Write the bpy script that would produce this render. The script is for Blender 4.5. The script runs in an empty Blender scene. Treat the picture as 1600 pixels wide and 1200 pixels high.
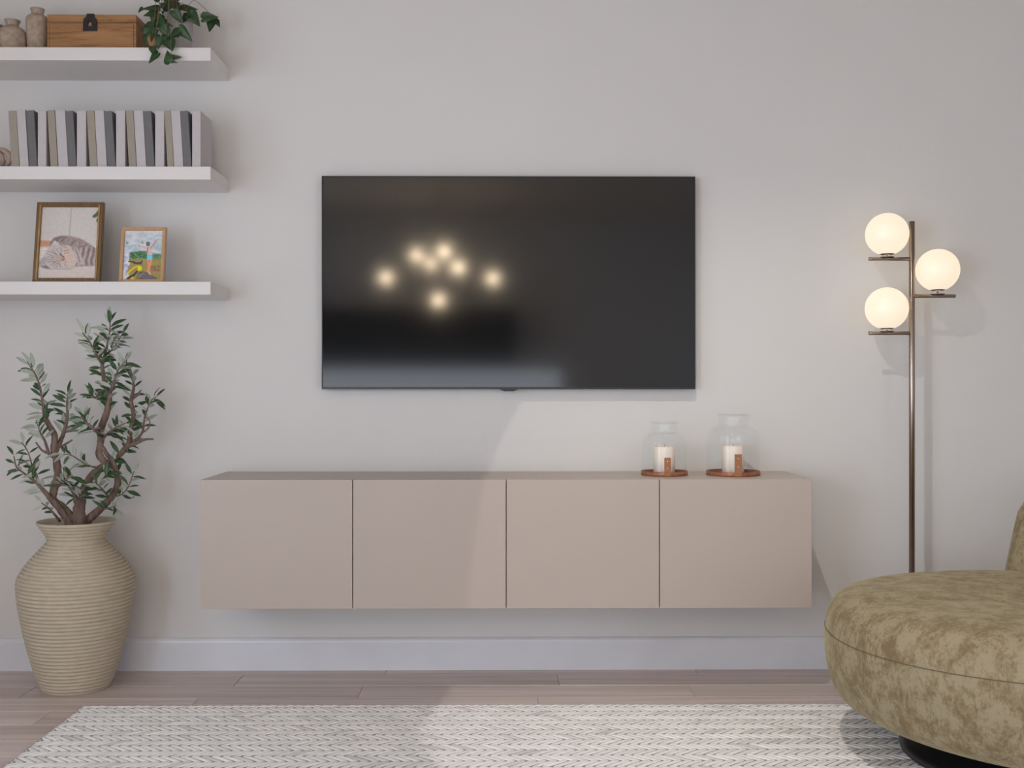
import bpy, bmesh, math, random
import numpy as np
from mathutils import Vector, Matrix

random.seed(7)
SC = bpy.context.scene
COL = SC.collection
PI = math.pi

# ------------------------------------------------------------------ camera
F = 1680.0                      # focal length in pixels of a 1600 px wide frame
HOR = 605.0                     # image row of the horizon
YAW = math.radians(0.51)        # camera turned slightly to the right
CAMP = Vector((0.0, -4.2, 1.1))
cd = bpy.data.cameras.new('camera')
cam = bpy.data.objects.new('camera', cd)
COL.objects.link(cam)
cam.location = CAMP
cam.rotation_euler = (PI / 2, 0, -YAW)
cd.sensor_width = 36.0
cd.lens = F / 1600 * 36
cd.shift_y = (HOR - 600) / 1600
cd.clip_start = 0.05
SC.camera = cam

# ------------------------------------------------------------------ colour management, world, lights
vs = SC.view_settings
vs.view_transform = 'Standard'
vs.look = 'None'
vs.gamma = 1.0
vs.exposure = 0.03
vs.use_curve_mapping = False
SC.cycles.use_denoising = True
SC.cycles.max_bounces = 10
SC.cycles.diffuse_bounces = 5
SC.cycles.sample_clamp_indirect = 6.0
SC.cycles.caustics_reflective = False
SC.cycles.caustics_refractive = False

w = bpy.data.worlds.new('world')
SC.world = w
w.use_nodes = True
w.node_tree.nodes['Background'].inputs[0].default_value = (0.70, 0.82, 1.0, 1)
w.node_tree.nodes['Background'].inputs[1].default_value = 1.0

CEIL = 2.85
XL, XR, YB = -2.6, 3.0, -7.0     # left wall, right wall, rear wall

def area(name, loc, rot, sx, sy, watts, col):
    l = bpy.data.lights.new(name, 'AREA')
    l.shape = 'RECTANGLE'; l.size = sx; l.size_y = sy
    l.energy = watts; l.color = col
    o = bpy.data.objects.new(name, l)
    o.location = loc; o.rotation_euler = rot
    COL.objects.link(o)
    return o
# daylight entering by the window in the left wall and by the low rear window, plus two added fill lights
area('daylight_left_window', (XL + 0.03, -2.05, 1.62), (0, -PI / 2, 0), 1.5, 1.3, 15.5, (0.76, 0.855, 1.0))
area('fill_left_rear', (XL + 0.03, -5.0, 1.08), (0, -PI / 2, 0), 1.95, 2.4, 112, (0.715, 0.828, 1.0))  # unseen fill light added behind left to raise the ambient level
area('fill_right_rear', (XR - 0.03, -5.3, 1.15), (0, PI / 2, 0), 1.75, 2.2, 40, (0.715, 0.828, 1.0))  # weaker fill added behind right, out of view
area('daylight_low_window', (-0.85, YB + 0.03, 0.74), (PI / 2, 0, 0), 2.9, 1.08, 29, (0.86, 0.92, 1.0))
# ceiling floodlight: a small bright source with a wide, tilted beam
SPOT = Vector((0.345, -1.57, 2.79))
sl = bpy.data.lights.new('ceiling_flood_beam', 'SPOT')
sl.energy = 70; sl.color = (1.0, 0.94, 0.87)
sl.spot_size = math.radians(90); sl.spot_blend = 1.0
sl.shadow_soft_size = 0.0012
so = bpy.data.objects.new('ceiling_flood_beam', sl)
so.location = SPOT
SPOT_DIR = Vector((0.25, 0.30, -1.0)).normalized()
so.rotation_euler = SPOT_DIR.to_track_quat('-Z', 'Y').to_euler()
COL.objects.link(so)

# ------------------------------------------------------------------ helpers
def ray(px, py):
    d = Vector(((px - 800) / F, 1.0, -(py - HOR) / F))
    return Matrix.Rotation(-YAW, 3, 'Z') @ d
def PY(px, py, y):
    "the point where a photo pixel meets the vertical plane at this y"
    d = ray(px, py); return CAMP + d * ((y - CAMP.y) / d.y)
def PZ(px, py, z):
    "the point where a photo pixel meets the level plane at this z"
    d = ray(px, py); return CAMP + d * ((z - CAMP.z) / d.z)

def lin(r, g, b):
    f = lambda c: (c / 255 / 12.92) if c / 255 <= 0.04045 else ((c / 255 + 0.055) / 1.055) ** 2.4
    return (f(r), f(g), f(b))

def thing(name, label, cat, loc=(0, 0, 0), rot=(0, 0, 0), group=None):
    o = bpy.data.objects.new(name, None)
    COL.objects.link(o)
    o.location = loc; o.rotation_euler = rot; o.empty_display_size = 0.05
    return tag(o, label, cat, group)
def tag(o, label=None, cat=None, group=None, kind=None):
    if label: o['label'] = label
    if cat: o['category'] = cat
    if group: o['group'] = group
    if kind: o['kind'] = kind
    return o
def link(name, me, mat, parent=None, loc=(0, 0, 0), rot=(0, 0, 0), smooth=False):
    if mat is not None and not len(me.materials):
        for m in (mat if isinstance(mat, (list, tuple)) else [mat]): me.materials.append(m)
    if smooth:
        for p in me.polygons: p.use_smooth = True
    o = bpy.data.objects.new(name, me)
    COL.objects.link(o)
    o.location = loc; o.rotation_euler = rot
    if parent: o.parent = parent
    return o
def pyd(name, verts, faces, mat, parent=None, loc=(0, 0, 0), rot=(0, 0, 0), smooth=False):
    me = bpy.data.meshes.new(name)
    me.from_pydata([tuple(v) for v in verts], [], faces)
    me.update()
    return link(name, me, mat, parent, loc, rot, smooth)
def bmo(name, bm, mat, parent=None, loc=(0, 0, 0), rot=(0, 0, 0), smooth=False):
    me = bpy.data.meshes.new(name)
    bmesh.ops.recalc_face_normals(bm, faces=bm.faces[:])
    bm.to_mesh(me); bm.free()
    return link(name, me, mat, parent, loc, rot, smooth)
def bx(bm, x0, x1, y0, y1, z0, z1, bev=0.0, seg=2):
    vs_ = [bm.verts.new(p) for p in ((x0, y0, z0), (x1, y0, z0), (x1, y1, z0), (x0, y1, z0),
                                     (x0, y0, z1), (x1, y0, z1), (x1, y1, z1), (x0, y1, z1))]
    fs = [bm.faces.new([vs_[i] for i in q]) for q in ((3, 2, 1, 0), (4, 5, 6, 7), (0, 1, 5, 4), (1, 2, 6, 5), (2, 3, 7, 6), (3, 0, 4, 7))]
    if bev > 0:
        es = list({e for f in fs for e in f.edges})
        bmesh.ops.bevel(bm, geom=es, offset=bev, segments=seg, affect='EDGES', profile=0.5)
def box(name, x0, x1, y0, y1, z0, z1, mat, parent=None, bev=0.0, loc=(0, 0, 0), rot=(0, 0, 0), seg=2):
    bm = bmesh.new(); bx(bm, x0, x1, y0, y1, z0, z1, bev, seg)
    return bmo(name, bm, mat, parent, loc, rot)
def lathe_data(prof, n=48, x=0, y=0, z=0):
    "prof: (r, z) from one end to the other; ends with r = 0 close to a point"
    V, Fc, rings = [], [], []
    for r, h in prof:
        if r < 1e-6:
            rings.append([len(V)]); V.append((x, y, z + h))
        else:
            rings.append(list(range(len(V), len(V) + n)))
            V += [(x + r * math.cos(2 * PI * k / n), y + r * math.sin(2 * PI * k / n), z + h) for k in range(n)]
    for a, b in zip(rings, rings[1:]):
        for k in range(n):
            k2 = (k + 1) % n
            if len(a) == 1 and len(b) == 1: continue
            if len(a) == 1: Fc.append((a[0], b[k2], b[k]))
            elif len(b) == 1: Fc.append((a[k], a[k2], b[0]))
            else: Fc.append((a[k], a[k2], b[k2], b[k]))
    return V, Fc
def lathe(name, prof, mat, parent=None, n=48, loc=(0, 0, 0), rot=(0, 0, 0), smooth=True):
    V, Fc = lathe_data(prof, n)
    return pyd(name, V, Fc, mat, parent, loc, rot, smooth)
def spline(pts, per=6):
    "Catmull-Rom through tuples of any length"
    P = [np.array(p, float) for p in pts]
    P = [2 * P[0] - P[1]] + P + [2 * P[-1] - P[-2]]
    out = []
    for i in range(1, len(P) - 2):
        for k in range(per):
            t = k / per
            a, b, c, d = P[i - 1], P[i], P[i + 1], P[i + 2]
            out.append(0.5 * ((2 * b) + (-a + c) * t + (2 * a - 5 * b + 4 * c - d) * t * t + (-a + 3 * b - 3 * c + d) * t ** 3))
    out.append(P[-2])
    return out
def tube_data(path, n=8, knob=0.0, V=None, Fc=None):
    "path: rows of x, y, z, radius"
    V = [] if V is None else V
    Fc = [] if Fc is None else Fc
    pts = [Vector(p[:3]) for p in path]
    rings = []
    ref = Vector((0.3, 1, 0.2))
    for i, p in enumerate(pts):
        t = (pts[min(i + 1, len(pts) - 1)] - pts[max(i - 1, 0)])
        t = t.normalized() if t.length > 1e-9 else Vector((0, 0, 1))
        u = ref - t * ref.dot(t)
        u = u.normalized() if u.length > 1e-6 else t.orthogonal().normalized()
        ref = u
        v = t.cross(u)
        r0 = float(path[i][3])
        ring = []
        for k in range(n):
            a = 2 * PI * k / n
            r = r0 * (1 + knob * random.uniform(-1, 1))
            ring.append(len(V)); V.append(tuple(p + u * (r * math.cos(a)) + v * (r * math.sin(a))))
        rings.append(ring)
    for a, b in zip(rings, rings[1:]):
        for k in range(n):
            Fc.append((a[k], a[(k + 1) % n], b[(k + 1) % n], b[k]))
    Fc.append(tuple(reversed(rings[0]))); Fc.append(tuple(rings[-1]))
    return V, Fc
def tube(name, path, mat, parent=None, n=12, knob=0.0, smooth=True, loc=(0, 0, 0)):
    V, Fc = tube_data(path, n, knob)
    return pyd(name, V, Fc, mat, parent, loc, (0, 0, 0), smooth)

# ------------------------------------------------------------------ materials
def material(name):
    m = bpy.data.materials.new(name); m.use_nodes = True
    return m, m.node_tree, m.node_tree.nodes['Principled BSDF']
def N(nt, kind, **kw):
    n = nt.nodes.new(kind)
    for k, v in kw.items(): setattr(n, k, v)
    return n
def mixc(nt, fac, a, b, mode='MIX'):
    n = N(nt, 'ShaderNodeMix', data_type='RGBA', blend_type=mode)
    for s, v in ((n.inputs[0], fac), (n.inputs[6], a), (n.inputs[7], b)):
        if hasattr(v, 'is_output'): nt.links.new(v, s)
        elif isinstance(v, (int, float)): s.default_value = v
        else: s.default_value = (*v[:3], 1)
    return n.outputs[2]
def noise(nt, scale, detail=4, rough=0.5, vec=None, stretch=None, distort=0.0):
    tc = N(nt, 'ShaderNodeTexCoord')
    src = vec or tc.outputs['Object']
    if stretch:
        mp = N(nt, 'ShaderNodeMapping'); mp.inputs['Scale'].default_value = stretch
        nt.links.new(src, mp.inputs[0]); src = mp.outputs[0]
    n = N(nt, 'ShaderNodeTexNoise')
    n.inputs['Scale'].default_value = scale; n.inputs['Detail'].default_value = detail
    n.inputs['Roughness'].default_value = rough; n.inputs['Distortion'].default_value = distort
    nt.links.new(src, n.inputs['Vector'])
    return n.outputs['Fac']
def ramp(nt, fac, stops):
    r = N(nt, 'ShaderNodeValToRGB')
    e = r.color_ramp.elements
    while len(e) < len(stops): e.new(0.5)
    for el, (p, c) in zip(e, stops):
        el.position = p; el.color = (*c[:3], 1) if not isinstance(c, (int, float)) else (c, c, c, 1)
    nt.links.new(fac, r.inputs[0])
    return r.outputs[0]
def bump(nt, b, h, strength=0.2, dist=0.002):
    n = N(nt, 'ShaderNodeBump')
    n.inputs['Strength'].default_value = strength; n.inputs['Distance'].default_value = dist
    nt.links.new(h, n.inputs['Height'])
    nt.links.new(n.outputs[0], b.inputs['Normal'])
def simple(name, col, rough=0.5, metal=0.0, spec=0.5, col2=None, scale=8, stretch=None, bsc=None, bst=0.15, bdist=0.002, detail=4):
    m, nt, b = material(name)
    b.inputs['Roughness'].default_value = rough
    b.inputs['Metallic'].default_value = metal
    b.inputs['Specular IOR Level'].default_value = spec
    c2 = col2 or tuple(c * 0.94 for c in col)
    f = noise(nt, scale, detail, stretch=stretch)
    f = ramp(nt, f, [(0.3, 0.0), (0.7, 1.0)])
    nt.links.new(mixc(nt, f, col, c2), b.inputs['Base Color'])
    if bsc: bump(nt, b, noise(nt, bsc, 3, stretch=stretch), bst, bdist)
    return m

M = {}
M['wall'] = simple('wall_paint', (0.725, 0.708, 0.688), 0.75, 0, 0.25, (0.712, 0.695, 0.674), 3, None, 260, 0.10, 0.001)
M['ceiling'] = simple('ceiling_paint', (0.66, 0.585, 0.495), 0.8, 0, 0.2)
M['white_trim'] = simple('white_trim_paint', (0.77, 0.775, 0.81), 0.35, 0, 0.45, None, 5)
M['shelf_white'] = simple('white_shelf_lacquer', (0.77, 0.735, 0.715), 0.42, 0, 0.4, (0.75, 0.715, 0.695), 4, (0.4, 6, 6))
M['cabinet'] = simple('greige_lacquer', (0.49, 0.41, 0.355), 0.38, 0, 0.4, (0.48, 0.40, 0.347), 3)
M['gap'] = simple('dark_gap', (0.05, 0.045, 0.04), 0.8)
M['black_metal'] = simple('black_metal', (0.012, 0.012, 0.014), 0.35, 0.0, 0.5)
M['dark_kitchen'] = simple('dark_cabinet_front', (0.012, 0.012, 0.013), 0.6, 0, 0.1)
M['subfloor'] = simple('subfloor', (0.05, 0.04, 0.035), 0.9)
M['bronze'] = simple('brushed_bronze', (0.34, 0.27, 0.22), 0.24, 1.0, 0.5, (0.30, 0.235, 0.19), 30, (1, 1, 0.05))
M['copper'] = simple('aged_copper', (0.40, 0.165, 0.085), 0.45, 0.35, 0.5, (0.27, 0.10, 0.05), 55, None, 80, 0.2)
M['leather'] = simple('tan_leather', (0.37, 0.165, 0.075), 0.55, 0, 0.4, (0.33, 0.14, 0.062), 60, None, 400, 0.15, 0.0005)
M['rivet'] = simple('bright_rivet', (0.85, 0.82, 0.78), 0.25, 0.6)
M['candle'] = simple('ivory_wax', (0.86, 0.76, 0.66), 0.5, 0, 0.4, (0.84, 0.73, 0.62), 12)
M['wick'] = simple('wick', (0.08, 0.06, 0.05), 0.9)
M['oak_box'] = None
M['jar_clay'] = simple('speckled_clay', (0.50, 0.395, 0.31), 0.85, 0, 0.2, (0.33, 0.25, 0.19), 45, None, 120, 0.4, 0.002, 7)
M['concrete'] = simple('pale_concrete', (0.46, 0.43, 0.42), 0.8, 0, 0.2, (0.40, 0.375, 0.365), 12, None, 150, 0.15)
M['soil'] = simple('soil', (0.05, 0.035, 0.025), 0.95, 0, 0.1, (0.03, 0.02, 0.015), 90, None, 120, 0.6, 0.004)
M['ivy'] = simple('ivy_leaf_green', (0.040, 0.085, 0.030), 0.42, 0, 0.4, (0.024, 0.055, 0.020), 25)
M['ivy_brown'] = simple('ivy_leaf_brown', (0.36, 0.17, 0.08), 0.6, 0, 0.3, (0.28, 0.13, 0.06), 30)
M['ivy_stem'] = simple('ivy_stem', (0.16, 0.10, 0.055), 0.6)
M['olive_top'] = simple('olive_leaf_top', (0.055, 0.110, 0.040), 0.45, 0, 0.4, (0.034, 0.075, 0.028), 30)
M['olive_under'] = simple('olive_leaf_underside', (0.50, 0.54, 0.45), 0.7, 0, 0.2, (0.42, 0.46, 0.38), 30)
M['bark'] = simple('olive_bark', (0.27, 0.19, 0.155), 0.9, 0, 0.15, (0.13, 0.085, 0.068), 60, (1, 1, 0.35), 90, 0.8, 0.006, 7)
M['coil'] = simple('straw_coil', (0.58, 0.50, 0.385), 0.8, 0, 0.2, (0.51, 0.435, 0.33), 28, (1, 1, 2.2), 240, 0.3, 0.0015, 6)
M['knot'] = simple('pale_carved_wood', (0.52, 0.42, 0.35), 0.7, 0, 0.25, (0.44, 0.34, 0.28), 30, (1, 1, 5))
M['frame_dark'] = simple('walnut_frame', (0.21, 0.115, 0.042), 0.45, 0, 0.4, (0.12, 0.062, 0.024), 18, (8, 8, 0.7), 60, 0.2)
M['frame_gold'] = simple('worn_gold_edge', (0.42, 0.25, 0.085), 0.4, 0.15, 0.5, (0.28, 0.155, 0.05), 40, (3, 3, 0.7))
M['frame_oak'] = simple('oak_frame', (0.56, 0.345, 0.185), 0.5, 0, 0.35, (0.48, 0.29, 0.15), 18, (6, 6, 0.7))
M['frame_back'] = simple('frame_back_board', (0.10, 0.07, 0.05), 0.9)
M['page'] = simple('page_edges', (0.74, 0.70, 0.66), 0.85, 0, 0.1, (0.60, 0.56, 0.52), 300, (30, 0.2, 0.2))
M['book_light'] = simple('light_grey_cloth', (0.56, 0.525, 0.53), 0.8, 0, 0.2, (0.53, 0.495, 0.50), 60, None, 500, 0.2, 0.0006)
M['book_beige'] = simple('taupe_cloth', (0.37, 0.325, 0.27), 0.8, 0, 0.2, (0.34, 0.30, 0.245), 60, None, 500, 0.2, 0.0006)
M['book_dark'] = simple('charcoal_cloth', (0.185, 0.178, 0.182), 0.8, 0, 0.2, (0.165, 0.16, 0.162), 60, None, 500, 0.2, 0.0006)
M['tv_bezel'] = simple('black_bezel', (0.02, 0.02, 0.022), 0.3, 0, 0.5)
M['brass'] = simple('satin_brass', (0.45, 0.32, 0.16), 0.35, 1.0)
M['steel'] = simple('steel', (0.5, 0.5, 0.5), 0.35, 1.0)

def wood(name, c1, c2, c3, rough, grain, per_object=True):
    m, nt, b = material(name)
    tc = N(nt, 'ShaderNodeTexCoord'); oi = N(nt, 'ShaderNodeObjectInfo')
    src = tc.outputs['Object']
    if per_object:
        mul = N(nt, 'ShaderNodeVectorMath', operation='SCALE'); mul.inputs[0].default_value = (37, 53, 71)
        nt.links.new(oi.outputs['Random'], mul.inputs['Scale'])
        add = N(nt, 'ShaderNodeVectorMath', operation='ADD')
        nt.links.new(src, add.inputs[0]); nt.links.new(mul.outputs[0], add.inputs[1]); src = add.outputs[0]
    a = noise(nt, 1.0, 7, 0.65, src, grain, 0.6)
    bb = noise(nt, 1.0, 3, 0.5, src, tuple(g * 0.28 for g in grain), 1.2)
    c = ramp(nt, a, [(0.28, c3), (0.48, c1), (0.72, c2)])
    k = ramp(nt, bb, [(0.30, (0.80, 0.77, 0.75)), (0.62, (1.06, 1.06, 1.06))])
    c = mixc(nt, 1.0, c, k, 'MULTIPLY')
    if per_object:
        mr = N(nt, 'ShaderNodeMapRange'); mr.inputs[3].default_value = 0.90; mr.inputs[4].default_value = 1.08
        nt.links.new(oi.outputs['Random'], mr.inputs[0])
        c = mixc(nt, 1.0, c, mr.outputs[0], 'MULTIPLY')
    nt.links.new(c, b.inputs['Base Color'])
    b.inputs['Roughness'].default_value = rough
    b.inputs['Specular IOR Level'].default_value = 0.35
    bump(nt, b, a, 0.12, 0.0015)
    return m
M['plank'] = wood('grey_oak_plank', (0.655, 0.555, 0.52), (0.70, 0.60, 0.565), (0.56, 0.465, 0.43), 0.42, (1.6, 38, 38))
M['oak_box'] = wood('warm_oak', (0.38, 0.19, 0.078), (0.46, 0.255, 0.115), (0.20, 0.088, 0.032), 0.5, (5, 55, 55), False)

def velvet():
    m, nt, b = material('olive_crushed_velvet')
    a = noise(nt, 17, 10, 0.78, None, (1.0, 1.0, 0.8), 0.25)
    d = noise(nt, 66, 7, 0.8, None, (1.5, 1.5, 0.6), 0.3)
    s = N(nt, 'ShaderNodeMath', operation='MULTIPLY_ADD'); s.inputs[1].default_value = 0.45
    nt.links.new(d, s.inputs[0]); nt.links.new(a, s.inputs[2])
    c = ramp(nt, s.outputs[0], [(0.64, (0.205, 0.150, 0.080)), (0.71, (0.262, 0.205, 0.120)), (0.79, (0.335, 0.278, 0.175))])
    nt.links.new(c, b.inputs['Base Color'])
    b.inputs['Roughness'].default_value = 0.85
    b.inputs['Specular IOR Level'].default_value = 0.15
    b.inputs['Sheen Weight'].default_value = 0.35
    b.inputs['Sheen Roughness'].default_value = 0.4
    b.inputs['Sheen Tint'].default_value = (0.75, 0.68, 0.45, 1)
    bump(nt, b, noise(nt, 300, 3), 0.25, 0.001)
    return m
M['velvet'] = velvet()
M['seam'] = simple('olive_seam_thread', (0.15, 0.115, 0.065), 0.9)

def glass():
    m, nt, b = material('clear_jar_glass')
    nt.nodes.remove(b)
    t = N(nt, 'ShaderNodeBsdfTransparent'); t.inputs[0].default_value = (0.991, 0.995, 0.993, 1)
    g = N(nt, 'ShaderNodeBsdfGlossy'); g.inputs['Roughness'].default_value = 0.04; g.inputs[0].default_value = (1, 1, 1, 1)
    lw = N(nt, 'ShaderNodeLayerWeight'); lw.inputs[0].default_value = 0.5
    f = N(nt, 'ShaderNodeMath', operation='POWER'); f.inputs[1].default_value = 5.0
    nt.links.new(lw.outputs['Facing'], f.inputs[0])
    f2 = N(nt, 'ShaderNodeMath', operation='MULTIPLY_ADD'); f2.inputs[1].default_value = 0.5; f2.inputs[2].default_value = 0.007
    nt.links.new(f.outputs[0], f2.inputs[0]); f = f2
    mx = N(nt, 'ShaderNodeMixShader')
    nt.links.new(f.outputs[0], mx.inputs[0]); nt.links.new(t.outputs[0], mx.inputs[1]); nt.links.new(g.outputs[0], mx.inputs[2])
    nt.links.new(mx.outputs[0], nt.nodes['Material Output'].inputs[0])
    return m
M['glass'] = glass()
def pane():
    m, nt, b = material('window_glass')
    b.inputs['Base Color'].default_value = (0.95, 0.98, 1.0, 1)
    b.inputs['Roughness'].default_value = 0.0
    b.inputs['Transmission Weight'].default_value = 1.0
    return m
M['pane'] = pane()
def screen():
    m, nt, b = material('tv_screen')
    b.inputs['Base Color'].default_value = (0.006, 0.006, 0.0065, 1)
    b.inputs['Roughness'].default_value = 0.085
    b.inputs['IOR'].default_value = 1.55
    b.inputs['Specular IOR Level'].default_value = 0.5
    return m
M['screen'] = screen()
def glow(name, col, s):
    m, nt, b = material(name)
    b.inputs['Base Color'].default_value = (0.35, 0.33, 0.30, 1)
    b.inputs['Roughness'].default_value = 0.35
    b.inputs['Emission Color'].default_value = (*col, 1)
    b.inputs['Emission Strength'].default_value = s
    return m
M['globe'] = glow('lit_opal_globe', (1.0, 0.84, 0.62), 0.80)
M['bulb'] = glow('lit_chandelier_globe', (1.0, 0.78, 0.53), 72.0)
M['flood'] = glow('lit_flood_face', (1.0, 0.92, 0.80), 4.0)

def vcol(name, rough=0.35):
    m, nt, b = material(name)
    a = N(nt, 'ShaderNodeAttribute'); a.attribute_name = 'paint'
    nt.links.new(a.outputs['Color'], b.inputs['Base Color'])
    b.inputs['Roughness'].default_value = rough
    b.inputs['Specular IOR Level'].default_value = 0.3
    return m
M['print'] = vcol('photo_print')
M['yarn'] = vcol('rug_yarn', 0.95)
_nt = M['yarn'].node_tree
bump(_nt, _nt.nodes['Principled BSDF'], noise(_nt, 170, 4), 0.45, 0.003)

# ------------------------------------------------------------------ the room
def struct(o): o['kind'] = 'structure'; return o
struct(box('wall_back', XL - 0.1, XR + 0.1, 0, 0.12, -0.02, CEIL, M['wall']))
struct(box('ceiling', XL - 0.12, XR + 0.12, YB - 0.12, 0.12, CEIL, CEIL + 0.1, M['ceiling']))
def wall_with_hole(name, axis, pos, thick, lo, hi, h0, h1, z0, z1):
    bm = bmesh.new()
    for a, b_, c, d in ((lo, h0, -0.02, CEIL), (h1, hi, -0.02, CEIL), (h0, h1, -0.02, z0), (h0, h1, z1, CEIL)):
        if d - c < 1e-4 or b_ - a < 1e-4: continue
        if axis == 'x': bx(bm, pos, pos + thick, a, b_, c, d)
        else: bx(bm, a, b_, pos, pos + thick, c, d)
    return struct(bmo(name, bm, M['wall']))
wall_with_hole('wall_left', 'x', XL - 0.12, 0.12, -3.4, 0, -2.72, -1.38, 0.85, 2.39)
wall_with_hole('wall_left_rear', 'x', XL - 0.12, 0.12, YB, -3.4, -6.22, -3.78, 0.08, 2.08)
wall_with_hole('wall_right', 'x', XR, 0.12, YB, 0, -6.42, -4.18, 0.25, 2.05)
wall_with_hole('wall_rear', 'y', YB - 0.12, 0.12, XL - 0.12, XR + 0.12, -2.32, 0.62, 0.18, 1.30)
def window(name, axis, pos, a0, a1, z0, z1):
    def bb(n, a, b_, c, d, t0, t1, mat, par=None):
        return box(n, t0, t1, a, b_, c, d, mat, par) if axis == 'x' else box(n, a, b_, t0, t1, c, d, mat, par)
    t = 0.05
    bm = bmesh.new()
    for a, b_, c, d in ((a0, a0 + t, z0, z1), (a1 - t, a1, z0, z1), (a0 + t, a1 - t, z0, z0 + t), (a0 + t, a1 - t, z1 - t, z1)):
        if axis == 'x': bx(bm, pos - 0.06, pos - 0.01, a, b_, c, d)
        else: bx(bm, a, b_, pos - 0.06, pos - 0.01, c, d)
    f = struct(bmo(name, bm, M['white_trim']))
    bb('glass_pane', a0 + t, a1 - t, z0 + t, z1 - t, pos - 0.04, pos - 0.03, M['pane'], f)
window('window_1', 'x', XL, -2.72, -1.38, 0.85, 2.39)
window('fill_window_3', 'x', XR + 0.07, -6.42, -4.18, 0.25, 2.05)  # unseen opening added around the right rear fill light
window('window_4', 'y', YB, -2.32, 0.62, 0.18, 1.30)
window('fill_window_2', 'x', XL, -6.22, -3.78, 0.08, 2.08)  # unseen opening added around the left rear fill light

# baseboard with an eased top edge
prof = [(0, 0), (-0.018, 0), (-0.018, 0.108), (-0.0165, 0.116), (-0.012, 0.122), (-0.006, 0.125), (0, 0.125)]
bz = []
for x in (XL, XR): bz += [(x, p[0], p[1]) for p in prof]
k = len(prof)
struct(pyd('baseboard_back', bz, [(i, (i + 1) % k, (i + 1) % k + k, i + k) for i in range(k)] + [tuple(range(k))[::-1], tuple(range(k, 2 * k))], M['white_trim']))

# floor: a dark bed with every plank laid on it
floor = struct(box('floor', XL - 0.1, XR + 0.1, YB - 0.1, 0.1, -0.06, -0.012, M['subfloor']))
PW, PL = 0.15, 1.2
plank_cache = {}
def plank(x0, x1, y0, y1):
    key = (round(x1 - x0, 4), round(y1 - y0, 4))
    if key not in plank_cache:
        bm = bmesh.new()
        hx, hy = key[0] / 2, key[1] / 2
        g = 0.0004
        e = 0.0018
        V = []
        for (ex, ey, z) in ((hx - g, hy - g, -0.012), (hx - g, hy - g, -e), (hx - g - e, hy - g - e, 0)):
            V.append([bm.verts.new(p) for p in ((-ex, -ey, z), (ex, -ey, z), (ex, ey, z), (-ex, ey, z))])
        for a, b_ in zip(V, V[1:]):
            for i in range(4): bm.faces.new((a[i], a[(i + 1) % 4], b_[(i + 1) % 4], b_[i]))
        bm.faces.new(V[2])
        me = bpy.data.meshes.new('plank'); bm.to_mesh(me); bm.free()
        plank_cache[key] = me
    link('plank', plank_cache[key], M['plank'], floor, ((x0 + x1) / 2, (y0 + y1) / 2, 0))
bounds = [0.0, -0.085] + [-0.085 - PW * i for i in range(1, 100)]
known = {1: 0.21, 2: 0.687, 3: 0.125, 0: -0.45, 4: -0.33, 5: 0.42, 6: -1.62, 7: 0.02}
for r in range(len(bounds) - 1):
    y1, y0 = bounds[r], max(bounds[r + 1], YB)
    if y1 <= YB + 0.005: break
    j = known.get(r, random.uniform(-1.2, 0))
    while j > XL: j -= PL
    x = XL
    j += PL
    while x < XR - 1e-6:
        nx = min(j, XR)
        if nx - x < 0.02: j += PL; nx = min(j, XR)
        plank(x, nx, y0, y1)
        x = nx; j += PL

# ------------------------------------------------------------------ rug: base cloth and herringbone yarn
RX0, RX1, RY0, RY1 = -1.433, 2.25, -2.75, -0.505
rug = thing('area_rug', 'cream and grey herringbone woven rug on the wooden floor', 'rug', ((RX0 + RX1) / 2, (RY0 + RY1) / 2, 0))
ox, oy = rug.location.x, rug.location.y
M['rug_base'] = simple('rug_backing', (0.42, 0.40, 0.38), 0.95, 0, 0.1, (0.30, 0.285, 0.27), 140)
box('backing', RX0 - ox, RX1 - ox, RY0 - oy, RY1 - oy, 0.0, 0.0055, M['rug_base'], rug)
BH, PITCH, RUN = 0.048, 0.0305, 0.062
V, Fc, Cc = [], [], []
nb = int((RY1 - RY0) / BH) + 1
for bi in range(nb):
    ya = RY1 + BH * 0.6 - BH * bi
    sgn = -1 if bi % 2 == 0 else 1
    nx = int((RX1 - RX0 + RUN) / PITCH)
    for i in range(nx):
        xs = RX0 - RUN / 2 + i * PITCH + random.uniform(-.0012, .0012)
        p0 = Vector((xs - sgn * RUN * 0.58, ya + BH * 0.08, 0)); p1 = Vector((xs + sgn * RUN * 0.58, ya - BH * 1.08, 0))
        dv = (p1 - p0).normalized(); nv = Vector((-dv.y, dv.x, 0))
        tone = random.uniform(0.90, 1.03)
        c = (0.93 * tone, 0.91 * tone, 0.885 * tone)
        if random.random() < 0.10:
            fk = random.uniform(0.78, 0.90); c = tuple(v * fk for v in c)
        wd = 0.0087 if sgn > 0 else 0.0078
        rows = []
        for t in (0.0, 0.12, 0.5, 0.88, 1.0):
            p = p0.lerp(p1, t)
            hh = (0.0058, 0.0082, 0.0094, 0.0082, 0.0058)[(0.0, 0.12, 0.5, 0.88, 1.0).index(t)] + random.uniform(-.0005, .0005)
            ww = wd * (0.75 if t in (0.0, 1.0) else 1.0)
            row = []
            for s, zz in ((-1, 0.0050), (-0.6, hh - 0.0008), (0, hh), (0.6, hh - 0.0008), (1, 0.0050)):
                q = p + nv * (ww * s)
                row.append(len(V))
                V.append((min(max(q.x, RX0), RX1) - ox, min(max(q.y, RY0), RY1) - oy, zz)); Cc.append((*c, 1))
            rows.append(row)
        for a, b_ in zip(rows, rows[1:]):
            for q in range(4): Fc.append((a[q], a[q + 1], b_[q + 1], b_[q]))
me = bpy.data.meshes.new('yarn_weave')
me.from_pydata(V, [], Fc)
ca = me.color_attributes.new('paint', 'FLOAT_COLOR', 'POINT')
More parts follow.
